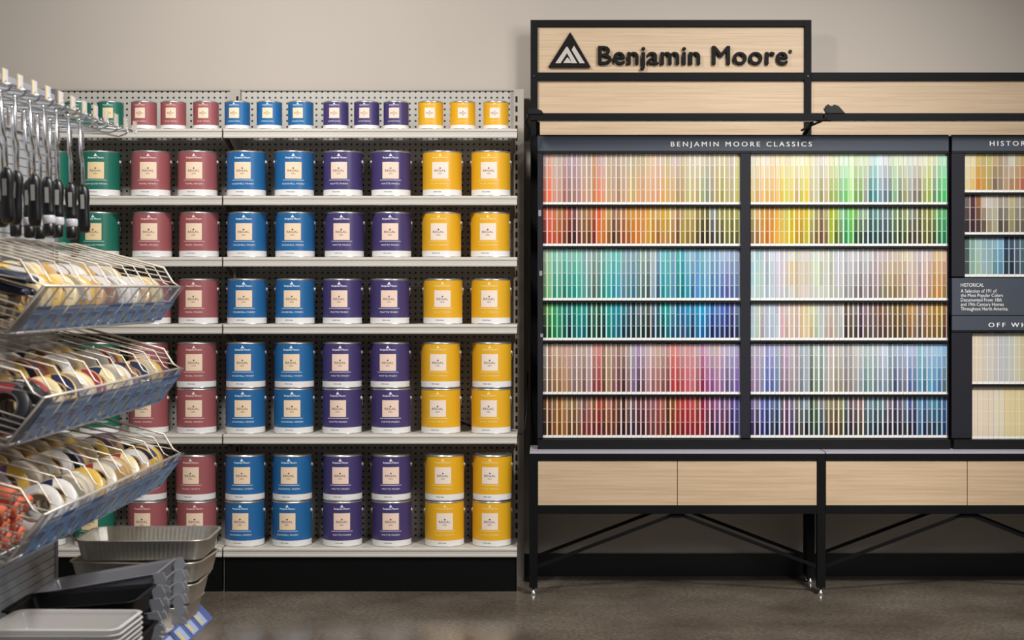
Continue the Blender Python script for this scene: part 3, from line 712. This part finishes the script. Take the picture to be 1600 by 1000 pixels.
rail.add([(ra.x, -hl, ra.z), (ra.x, hl - .02, ra.z), (rb_.x, hl - .02, rb_.z), (rb_.x, -hl, rb_.z), (ra.x - .004, -hl, ra.z), (ra.x - .004, hl - .02, ra.z), (rb_.x - .004, hl - .02, rb_.z), (rb_.x - .004, -hl, rb_.z)],
         [(0, 3, 2, 1), (4, 5, 6, 7), (3, 7, 6, 2), (0, 1, 5, 4), (1, 2, 6, 5), (0, 4, 7, 3)])
ro = rail.build('price_rail', mat('rail_blue', '#5069ad', .35), bs)
n = 14
for i in range(n):
    y = -hl + .05 + i * (2 * hl - .1) / n
    m = MB()
    def rp(u, v, k=.0012): return (ra.x + (rb_.x - ra.x) * v + k, y + u, ra.z + (rb_.z - ra.z) * v + k)
    m.add([rp(0, .1), rp(.075, .1), rp(.075, .9), rp(0, .9)], [(0, 1, 2, 3)], 0)
    m.add([rp(.01, .2, .0016), rp(.03, .2, .0016), rp(.03, .75, .0016), rp(.01, .75, .0016)], [(0, 1, 2, 3)], 1)
    m.build('price_tag', [mat('tag_pale_blue', '#aebfe0', .4), mat('tag_yellow', '#e6d27c', .4)], ro)
fence = MB()
for k in range(3):
    fence.tube([(DX - .05 + k * .022, hl - .05, DECKZ), (DX - .06 + k * .022, hl - .05, DECKZ + .10)], .0022, 5)
fence.tube([(DX - .06, hl - .05, DECKZ + .10), (DX - .012, hl - .05, DECKZ + .10)], .0022, 5)
fence.build('wire_fence', CHROME, bs)

WIRE = mat('bin_wire', '#d9cfc0', .35, .35)
CLEAR = mat('clear_plastic', '#cfd2e6', .12, alpha=.22)
CLEARG = mat('clear_plastic_grey', '#a9a7ae', .18, alpha=.55)
LBM = [mat('label_blue', '#86b8f4', .4), mat('label_white', '#e4e4ea', .4), mat('label_yellow', '#e2cf86', .4), mat('label_red', '#b06a78', .4), mat('label_navy', '#55689c', .4)]
BN, BF_ = 3.47, 4.78
NC = 11; CP = (BF_ - BN) / NC
PROF = [(-1.197, -.107), (-1.114, 0), (-1.137, .012), (-1.165, .058), (-1.435, .13), (-1.500, .13), (-1.500, -.025)]   # X, z relative to the strip top
def make_label(i, style):
    rnd = random.Random(i * 7 + style * 31)
    m = MB(); W = .108
    a = Vector((-1.180, -.104)); b = Vector((-1.108, -.008))
    t0, t1 = (0.02, .62) if style == 0 else (0.02, .93)
    def P(u, v, k): q = a + (b - a) * (t0 + (t1 - t0) * v); return (q.x + k, u, q.y - k * .7)
    def q(u0, u1, v0, v1, mi, k): m.add([P(u0, v0, k), P(u1, v0, k), P(u1, v1, k), P(u0, v1, k)], [(0, 1, 2, 3)], mi)
    q(0, W, 0, 1, 0, .001)
    q(.004, W - .004, .86, .95, 1 if rnd.random() < .5 else 4, .0014)
    for r in range(3): q(.006, W * rnd.uniform(.4, .75), .68 - r * .09, .72 - r * .09, 4 if r else 1, .0014)
    u = rnd.uniform(.05, .075); q(u, u + .016, .30, .58, 3 if rnd.random() < .45 else 2, .0014)
    q(.008, .028, .12, .30, 2 if rnd.random() < .4 else 1, .0014)
    q(.045, .08, .06, .12, 4, .0014)
    return m
def wire_bin(z, label, style):
    root = empty('wire_bin', (0, 0, z)); tag(root, label, 'wire bin', 'wire bins on the aisle fixture')
    def S(y): return [(x, y, q) for x, q in PROF]
    fr = MB()
    for y in (BN, BF_): fr.tube(S(y), .0036, 6, closed=True)
    for (x, q) in (PROF[0], PROF[1], PROF[5], PROF[6]): fr.tube([(x, BN, q), (x, BF_, q)], .0034, 6)
    fr.build('frame', WIRE, root)
    fl = MB()
    for k in range(1, 9):     # floor wires along the run, back wires
        u = k / 9; x = -1.197 - .303 * u; q = -.107 + .082 * u
        fl.tube([(x, BN, q), (x, BF_, q)], .0018, 4)
    for k in range(1, 4):
        q = -.025 + .155 * k / 4; fl.tube([(-1.5, BN, q), (-1.5, BF_, q)], .0018, 4)
    fl.build('floor_wires', WIRE, root)
    for y in (BN, BF_):       # sloping wires of the end grids
        g = MB()
        for k in range(1, 9):
            u = k / 9
            # from the back edge down to the slanted front edge, parallel to the floor
            q0 = -.025 + .155 * u
            xf = -1.197 + .083 * u if u < .92 else -1.12
            qf = -.107 + .107 * u + .0
            if u > .66: xf, qf = -1.13 - (u - .66) * .1, .01 + (u - .66) * .14
            g.tube([(-1.5, y, q0), (xf, y, qf)], .0019, 4)
        g.build('end_grid', WIRE, root)
    for c in range(1, NC):
        d = MB(); y = BN + c * CP
        d.tube(S(y)[:6], .0021, 5)
        d.tube([(-1.5, y, .05), (-1.30, y, .005), (-1.155, y, -.03)], .0018, 4)
        d.build('divider', WIRE, root)
    st = MB()
    a = Vector((-1.183, -.108)); b = Vector((-1.105, .0))
    for (k0, k1) in ((0, .002),):
        v = [(a.x, BN + .02, a.y), (a.x, BF_ + .015, a.y), (b.x, BF_ + .015, b.y), (b.x, BN + .02, b.y)]
        v += [(x - .002, y, q + .001) for x, y, q in v]
        st.add(v, [(0, 3, 2, 1), (4, 5, 6, 7), (3, 7, 6, 2), (0, 1, 5, 4), (1, 2, 6, 5), (0, 4, 7, 3)])
    so = st.build('label_strip', CLEAR, root)
    en = MB()
    v = [(-1.2, BN - .004, -.109), (-1.183, BN + .02, -.108), (-1.105, BN + .02, 0), (-1.112, BN - .004, 0)]
    en.add(v + [(x - .003, y + .002, q) for x, y, q in v], [(0, 1, 2, 3), (7, 6, 5, 4), (0, 4, 5, 1), (1, 5, 6, 2), (2, 6, 7, 3), (3, 7, 4, 0)])
    en.build('strip_end', CLEARG, root)
    for c in range(NC):
        make_label(c, style).build('price_label', LBM, so, (0, BN + .025 + c * CP, 0))
    return root
BZ = [PZ(448, 4.78), PZ(575, 4.78), PZ(708, 4.78)]
BNAME = ['upper bin', 'middle bin', 'lower bin']
wire_bin(BZ[0], 'cream wire bin with blue price labels, topmost of the three on the aisle fixture', 0)
wire_bin(BZ[1], 'cream wire bin with blue price labels, middle one of the three on the aisle fixture', 1)
wire_bin(BZ[2], 'cream wire bin with blue price labels, lowest of the three on the aisle fixture', 1)

TAPE = {'yellow': ('#d9b04a', '#a08058'), 'cream': ('#e2cd9c', '#9c7f5c'), 'tan': ('#c09a62', '#7c5c40'), 'brown': ('#7c5234', '#5c4030'),
        'white': ('#e4e0da', '#a89878'), 'pale green': ('#a8ad6a', '#8c7a58'), 'black': ('#1c1c22', '#3c3434'), 'orange': ('#c8742e', '#86603c'), 'clear': ('#c9bda6', '#8c7458')}
def make_roll(kind, Rr, W, sticker):
    root = empty('tape_roll', (0, 0, 0))
    c, core = TAPE[kind]; ri = Rr * .62
    m = mat('tape_' + kind.replace(' ', '_'), c, .38, var=.08, scale=60, coat=.35)
    MB().lathe([(ri, -W / 2), (Rr - .002, -W / 2), (Rr, -W / 2 + .002), (Rr, W / 2 - .002), (Rr - .002, W / 2), (ri, W / 2)], 36, 'Y', closed=True).build('tape_winding', m, root)
    MB().lathe([(ri - .004, -W / 2 - .001), (ri, -W / 2 - .001), (ri, W / 2 + .001), (ri - .004, W / 2 + .001)], 28, 'Y', closed=True).build('cardboard_core', mat('core_' + kind.replace(' ', '_'), core, .7), root)
    if sticker:
        s = MB(); a0, a1, k = .2, 1.9, 9; o = []
        for j in range(k):
            a = a0 + (a1 - a0) * j / (k - 1)
            for r in (ri + .001, Rr - .003): s.v.append((r * math.cos(a), -W / 2 - .0008, r * math.sin(a)))
            for y in (-W / 2 + .004, W / 2 - .004): s.v.append(((Rr + .0006) * math.cos(a), y, (Rr + .0006) * math.sin(a)))
        for j in range(k - 1):
            q = 4 * j
            s.face((q, q + 4, q + 5, q + 1), 0); s.face((q + 2, q + 3, q + 7, q + 6), 0, True)
        s.build('wrapper_label', mat('wrapper_' + sticker, {'purple': '#6a5080', 'red': '#a03a40', 'white': '#dcd8d4', 'navy': '#2c3454', 'yellow': '#dcc040'}[sticker], .35), root)
    return root
ROLLP = {}
def place_roll(kind, sticker, Rr, W, x, y, z, ry, rz, rx, label):
    key = (kind, sticker, Rr, W)
    if key in ROLLP: o = copy_tree(ROLLP[key])
    else: o = ROLLP[key] = make_roll(kind, Rr, W, sticker)
    o.rotation_mode = 'YXZ'; o.location = (x, y, z); o.rotation_euler = (rx, ry, rz)
    tag(o, label, 'tape roll', 'tape rolls in the wire bins')
rnd = random.Random(3)
plan = {
 0: ['yellow', 'cream', 'yellow', 'cream', 'yellow', 'tan', 'brown', 'white', 'cream', 'tan', 'cream'],
 1: ['black', 'black', 'tan', 'yellow', 'orange', 'tan', 'white', 'cream', 'brown', 'cream', 'yellow'],
 2: ['none', 'none', 'white', 'white', 'clear', 'yellow', 'clear', 'tan', 'cream', 'tan', 'yellow'],
}
stick = {0: ['white', None, 'white', None], 1: ['red', 'white', None, 'white', 'navy'], 2: ['white', None, 'purple', 'white', None, 'red', 'white', 'navy']}
fa = Vector((-1.197, -.107)); fd = Vector((-.303, .082)).normalized(); fn = Vector((-fd.y, fd.x)); fn = -fn if fn.y < 0 else fn
for b in range(3):
    for c in range(NC):
        kind = plan[b][c]
        if kind == 'none' or (b == 0 and c == 0): continue
        ang = R(56.5)
        for row, rn in enumerate(('front', 'middle', 'back')):
            for side, sn in ((0, 'near'), (1, 'far')):
                lean = c % 3 != 1 and row < 2
                if (row == 2 or lean) and side == 1: continue
                Rr = .0615 if row < 2 else .05
                bis = Vector((math.cos(R(108.5)), math.sin(R(108.5))))
                base = fa + bis * (.0615 / math.sin(R(56.5)) + .007)
                ctr = base + fd * (.1245 * min(row, 1) + (.113 if row == 2 else 0)) + fn * (-.0115 if row == 2 else 0)
                W = .034 if lean else .042
                y = BN + c * CP + CP / 2 + (0 if lean else (-.026 if side == 0 else .026)) + rnd.uniform(-.002, .002)
                stc = stick[b][rnd.randrange(len(stick[b]))]
                k2 = kind
                if rnd.random() < .22 and kind != 'black': k2 = rnd.choice(['cream', 'tan', 'white', 'yellow'])
                place_roll(k2, stc, Rr, W, ctr.x, y, BZ[b] + ctr.y, rnd.uniform(0, 6.28) if not stc else rnd.uniform(-1.6, .6), R(rnd.uniform(-3, 3)), R(-rnd.uniform(24, 34)) if lean else 0.0,
                           '%s tape roll, %s row%s, %s compartment from far end, %s' % (k2, rn, ' leaning back' if lean else ', %s side' % sn, ordinal(NC - 1 - c), BNAME[b]))
# scraper knives in the near compartment of the upper bin
KN = None
for i in range(6):
    if KN is None:
        o = KN = empty('utility_knife', (0, 0, 0))
        MB().loft([[(x, w_ * math.cos(a), h * math.sin(a)) for a in [2 * math.pi * j / 10 for j in range(10)]] for x, w_, h in ((-.09, .009, .006), (-.085, .013, .009), (-.02, .012, .010), (.0, .014, .011))]).build('grip', mat('knife_navy', '#2c3248', .4), o)
        MB().loft([[(x, w_ * math.cos(a), h * math.sin(a)) for a in [2 * math.pi * j / 10 for j in range(10)]] for x, w_, h in ((0, .0145, .0115), (.03, .015, .012), (.045, .011, .009))]).build('collar', mat('knife_yellow', '#dcb830', .4), o)
        MB().box(.045, .09, -.009, .009, -.002, .002).build('blade_cap', mat('cap_white', '#dad6d0', .3), o)
    else: o = copy_tree(KN)
    lay, col_ = divmod(i, 3)
    q = fa + fd * .072 + fn * (.10 + lay * .028)
    o.location = (q.x - .01, BN + .028 + col_ * .033, BZ[0] + q.y); o.rotation_euler = (0, -math.atan2(fd.y, -fd.x), math.pi + R([4, -5, 3, -3, 5, -2][i]))
    tag(o, 'yellow and navy knife, %s row %s, in near compartment of upper bin' % (('lower', 'upper')[lay], ('near side', 'centre', 'far side')[col_]), 'knife', 'knives in the upper bin')
# sponge packs fill the compartment underneath
PK = None
for i in range(3):
    if PK is None:
        o = PK = empty('sponge_pack', (0, 0, 0))
        MB().box(-.10, .10, -.05, .05, -.011, .011).build('sponge', mat('sponge_buff', '#b49a78', .85, var=.2, scale=90, bump=.4), o, bevel=.004)
        MB().box(-.102, .02, -.051, .051, -.012, .0125).build('card_sleeve', mat('sleeve_white', '#d8d0c8', .5, var=.1, scale=30), o, bevel=.002)
    else: o = copy_tree(PK)
    q = fa + fd * .122 + fn * (.018 + i * .0265)
    o.location = (q.x, BN + .06, BZ[0] + q.y); o.rotation_euler = (0, math.atan2(fd.y, -fd.x), 0)
    tag(o, 'buff sponge in white sleeve, %s of three under the knives in upper bin' % ('bottom', 'middle', 'top')[i], 'sponge pack', 'sponge packs in the upper bin')
# orange roller sleeves in the near compartments of the lower bin
SL = None
NAMES = ('front', 'second', 'third', 'fourth', 'rear')
for lay in range(4):
    for k in range(5 - (lay % 2)):
        if SL is None:
            o = SL = empty('roller_sleeve', (0, 0, 0))
            MB().lathe([(.008, -.118), (.0175, -.118), (.0205, -.112), (.021, 0), (.0205, .112), (.0175, .118), (.008, .118)], 20, 'X', closed=True).build('foam_sleeve', mat('orange_foam', '#e0714c', .75, var=.12, scale=120, bump=.35), o)
            MB().lathe([(.0055, -.119), (.0082, -.119), (.0082, .119), (.0055, .119)], 14, 'X', closed=True).build('core_tube', mat('core_pale', '#d8b8a8', .6), o)
        else: o = copy_tree(SL)
        q = fa + fd * .145 + fn * (.024 + lay * .0375)
        if lay == 3 and k > 1: continue
        o.location = (q.x - .012 - .006 * (k % 2), BN + .028 + (lay % 2) * .0215 + k * .0435, BZ[2] + q.y); o.rotation_euler = (0, math.atan2(fd.y, -fd.x), 0)
        tag(o, 'orange foam roller sleeve, %s layer, %s from the near end of lower bin' % (('bottom', 'second', 'third', 'top')[lay], ordinal(k)), 'roller sleeve', 'roller sleeves in the lower bin')

# ------------------------------------------------------------------ hooks and hanging roller frames
HZ = 1.735
HK = None
hook_d = [3.52 + .105 * i for i in range(13)]
for i, d in enumerate(hook_d):
    if HK is None:
        o = HK = empty('display_hook', (0, 0, 0))
        h = MB(); Ln = .235
        h.tube([(0, 0, .012), (Ln * .7, 0, .004), (Ln * .86, 0, -.004), (Ln * .95, 0, .004), (Ln, 0, .016)], .0026, 6)
        h.tube([(0, .03, .03), (Ln * .75, .03, .022), (Ln + .01, .015, .012), (Ln + .02, 0, .012)], .0022, 6)
        h.tube([(0, -.022, .045), (Ln * .6, -.022, .04), (Ln * .8, -.01, .03), (Ln + .02, 0, .012)], .0022, 6)
        h.tube([(0, -.022, -.012), (0, -.022, .05), (0, .03, .035), (0, .03, -.012)], .0026, 6)
        h.build('wire', CHROME, o)
        MB().box(-.010, -.001, -.035, .045, -.02, .06).build('back_plate', CHROME, o, (.010, 0, 0))
        MB().box(Ln + .016, Ln + .0185, -.02, .02, .006, .042).build('tag_holder', mat('holder_clear', '#e9e4ea', .15, alpha=.6), o)
        MB().box(Ln + .0187, Ln + .0193, -.019, -.004, .008, .040).build('price_tag', mat('tag_cream', '#e2cf9e', .5), o)
    else: o = copy_tree(HK)
    o.location = (FX, d, HZ)
    tag(o, 'chrome display hook, %s from the far end of the row above the wire bins' % ordinal(len(hook_d) - 1 - i), 'display hook', 'display hooks on the aisle fixture')
RF = {}
def make_roller(kind):
    root = empty('paint_roller', (0, 0, 0))     # origin at the hook, hanging down -Z
    s = MB()
    s.tube([(-.004, -.016, .0), (0, -.012, .006), (.0, -.008, .004), (0, -.008, -.082), (0, -.004, -.096), (0, .010, -.108), (0, .012, -.118), (0, .012, -.2)], .005, 8)
    s.tube([(0, -.008, -.03), (0, .02, -.03), (.0, .03, -.034), (0, .03, -.075)], .0026, 6)
    s.build('shank', CHROME, root)
    g = MB(); y = .012
    L = -.312 if kind == 0 else -.287
    pr = [(.0075, -.178), (.0105, -.183), (.0155, -.193), (.0165, -.213), (.0142, -.238), (.015, -.262), (.0162, L + .02), (.0135, L + .004), (.007, L)]
    g.lathe([(r, z) for r, z in pr][::-1], 18).xf(lambda p: Vector((p.x * 1.05, p.y * .92 + y, p.z)))
    g.build('grip', mat('grip_black', '#0c0c0e', .38), root)
    if kind == 1:
        MB().lathe([(.015, L - .012), (.017, L - .008), (.017, L + .006), (.015, L + .01)], 18).xf(lambda p: Vector((p.x, p.y + y, p.z))).build('collar', mat('collar_frost', '#b9b9c0', .25), root)
        MB().lathe([(.011, L - .045), (.015, L - .041), (.015, L - .012), (.012, L - .01)], 18).xf(lambda p: Vector((p.x, p.y + y, p.z))).build('end_cap', mat('grip_black', '#0c0c0e', .38), root)
    MB().box(-.005, .005, y - .0166, y - .0158, -.245, -.205).build('barcode_sticker', mat('sticker_grey', '#8a8884', .6, var=.5, scale=900, stretch=(1, 1, 3)), root)
    return root
hang = [(3.73, 0), (3.835, 0), (3.94, 0), (4.045, 1), (4.15, 1), (4.255, 1), (4.36, 0)]
for j, (d, kind) in enumerate(hang):
    for row in range(2):
        if kind in RF: o = copy_tree(RF[kind])
        else: o = RF[kind] = make_roller(kind)
        o.location = (FX + .21 - row * .085, d + row * .01, HZ - .002); o.rotation_euler = (0, R(rnd.uniform(-2, 2)), R(rnd.uniform(-12, 12)))
        tag(o, 'black-gripped paint roller, %s one on the %s roller hook from the far end' % (('outer', 'inner')[row], ordinal(len(hang) - 1 - j)), 'paint roller', 'paint rollers hanging on the hooks')

# ------------------------------------------------------------------ trays on the base shelf of the aisle fixture
def rrect(L, W, r, z, nx=1, ny=1, nc=5):
    """rounded rectangle outline, counter clockwise"""
    pts = []
    hx, hy = L / 2, W / 2
    cs = [(hx - r, -hy + r, -90), (hx - r, hy - r, 0), (-hx + r, hy - r, 90), (-hx + r, -hy + r, 180)]
    for q, (cx, cy, a0) in enumerate(cs):
        for k in range(nc + 1):
            a = R(a0 + 90 * k / nc); pts.append((cx + r * math.cos(a), cy + r * math.sin(a), z))
        nx_, ny_, _ = cs[(q + 1) % 4]
        a = R(a0 + 90); p0 = (cx + r * math.cos(a), cy + r * math.sin(a)); p1 = (nx_ + r * math.cos(a), ny_ + r * math.sin(a))
        m = ny if q % 2 == 0 else nx
        for k in range(1, m): pts.append((p0[0] + (p1[0] - p0[0]) * k / m, p0[1] + (p1[1] - p0[1]) * k / m, z))
    return pts
def flute(loop, amt):
    out = []
    for i, (x, y, z) in enumerate(loop):
        s = amt if i % 2 else -amt
        l = math.hypot(x, y) or 1
        out.append((x + s * x / l, y + s * y / l, z))
    return out
def pan(L, W, H, taper, r, t, rim, fl=0.0, nx=1, ny=1, floor_z=None):
    a = dict(nx=nx, ny=ny)
    b0 = rrect(L - 2 * taper, W - 2 * taper, max(r - taper * .4, .004), 0, **a)
    mids = [rrect(L - 2 * taper * (1 - u), W - 2 * taper * (1 - u), max(r - taper * .4 * (1 - u), .004), H * u, **a) for u in (.12, .85)]
    top = rrect(L, W, r, H - .003, **a)
    lip = rrect(L + 2 * rim, W + 2 * rim, r + rim, H - .003, **a)
    lip2 = rrect(L + 2 * rim, W + 2 * rim, r + rim, H, **a)
    itop = rrect(L - 2 * t, W - 2 * t, r, H, **a)
    imids = [rrect(L - 2 * t - 2 * taper * (1 - u), W - 2 * t - 2 * taper * (1 - u), max(r - taper * .4 * (1 - u), .004), max(H * u, t), **a) for u in (.85, .12)]
    ib = rrect(L - 2 * taper - 2 * t, W - 2 * taper - 2 * t, max(r - taper * .4, .004), t, **a)
    if fl:
        mids = [flute(m, fl) for m in mids]; imids = [flute(m, fl) for m in imids]
    body = MB().loft([b0] + mids + [top, itop] + imids + [ib], smooth=not fl)
    rm = MB().loft([top, lip, lip2, itop], smooth=True, cap0=False, cap1=False)
    return body, rm
ALU = mat('foil_aluminium', '#d8d2c6', .38, .85, var=.06, scale=40, bump=.15)
b, rm = pan(.375, .27, .058, .013, .042, .0012, .006, .0003, 44, 30)
b0 = FAL = None
for i, (dx, dy, rz) in enumerate(((-.055, 0, -1.5), (-.03, -.004, 2.5), (-.012, .003, -3), (.0, -.004, 2.0))):
    if FAL is None:
        o = FAL = empty('foil_tray', (0, 0, 0)); b.build('tray_body', ALU, o); rm.build('rim', ALU, o)
    else: o = copy_tree(FAL)
    o.location = (-1.162 + dx, 4.60 + dy, DECKZ + .001 + i * .0645); o.rotation_euler = (0, 0, R(rz))
    tag(o, 'aluminium foil tray, %s of the stack at the far end of the base shelf' % ('bottom', 'second', 'third', 'topmost')[i], 'foil tray', 'foil trays stacked on the base shelf')
GREYM = mat('grey_tray_metal', '#a2a2a8', .33, .6, var=.05, scale=10)
LEGM = mat('tray_leg_grey', '#a6a8ae', .4, .3)
GT = None
for i in range(4):
    if GT is None:
        o = GT = empty('paint_tray', (0, 0, 0))
        b, rm = pan(.335, .225, .05, .018, .012, .0015, .006)
        b.build('tray_body', GREYM, o); rm.build('rim', GREYM, o)
        for y in (-.117, .113):
            lg = MB(); lg.prism([(.160, .05), (.164, .0), (.174, -.03), (.192, -.036), (.188, -.02), (.180, -.012), (.190, -.002), (.199, -.008), (.197, .010), (.185, .016), (.195, .026), (.188, .05)][::-1], y, y + .004)
            lg.build('leg', LEGM, o)
    else: o = copy_tree(GT)
    o.location = (-1.192 + .002 * i, 4.235, DECKZ + .042 + i * .034); o.rotation_euler = (0, R(-9.5), R(-2 + i))
    tag(o, 'grey metal paint tray, %s of the tilted nested stack' % ('bottom', 'second', 'third', 'topmost')[i], 'paint tray', 'grey paint trays nested on the base shelf')
o = empty('tray_liner', (-1.178, 3.985, DECKZ + .12)); o.rotation_euler = (0, R(-4.5), R(1))
b, rm = pan(.325, .23, .065, .02, .02, .0016, .008)
b.build('tray_body', BLACKP, o); rm.build('rim', BLACKP, o)
tag(o, 'black plastic tray liner on top of the pile behind the clear liners', 'tray liner')
o2 = empty('tray_liner', (-1.178, 3.985, DECKZ + .002)); o2.rotation_euler = (0, 0, R(1))
b, rm = pan(.325, .23, .10, .02, .02, .0016, .008)
b.build('tray_body', BLACKP, o2); rm.build('rim', BLACKP, o2)
tag(o2, 'black plastic tray beneath the black tray liner on the base shelf', 'tray liner')
CLR = mat('liner_clear', '#e6e2de', .18, alpha=.42)
CL = None
for i in range(12):
    if CL is None:
        o = CL = empty('clear_tray_liner', (0, 0, 0))
        b, rm = pan(.30, .22, .045, .02, .025, .0012, .009)
        b.build('tray_body', CLR, o); rm.build('rim', mat('liner_rim', '#efece8', .25, alpha=.8), o)
    else: o = copy_tree(CL)
    o.location = (-1.140 + random.uniform(-.001, .001), 3.72, DECKZ + .002 + i * .0125); o.rotation_euler = (0, 0, R(-1))
    tag(o, 'clear plastic tray liner, %s from the top of the nested stack' % ordinal(11 - i), 'tray liner', 'clear tray liners nested on the base shelf')

# cord hanging in the gap between the shelving and the oak display
cd = MB().tube([(PX(700, 6.7), 6.70, ROWZ[4] + .06), (PX(735, 6.7), 6.71, ROWZ[4] + .02), (PX(790, 6.72), 6.72, ROWZ[4] + .008), (PX(814, 6.6), 6.62, ROWZ[4] - .006), (PX(819, 6.6), 6.64, ROWZ[4] + .01), (PX(823, 6.65), 6.68, ROWZ[4] + .08), (PX(824, 6.7), 6.72, ROWZ[4] + .25)], .004, 6)
tag(cd.build('power_cord', BLACKP), 'thin black power cord looping out behind the yellow cans beside the oak display', 'cord')
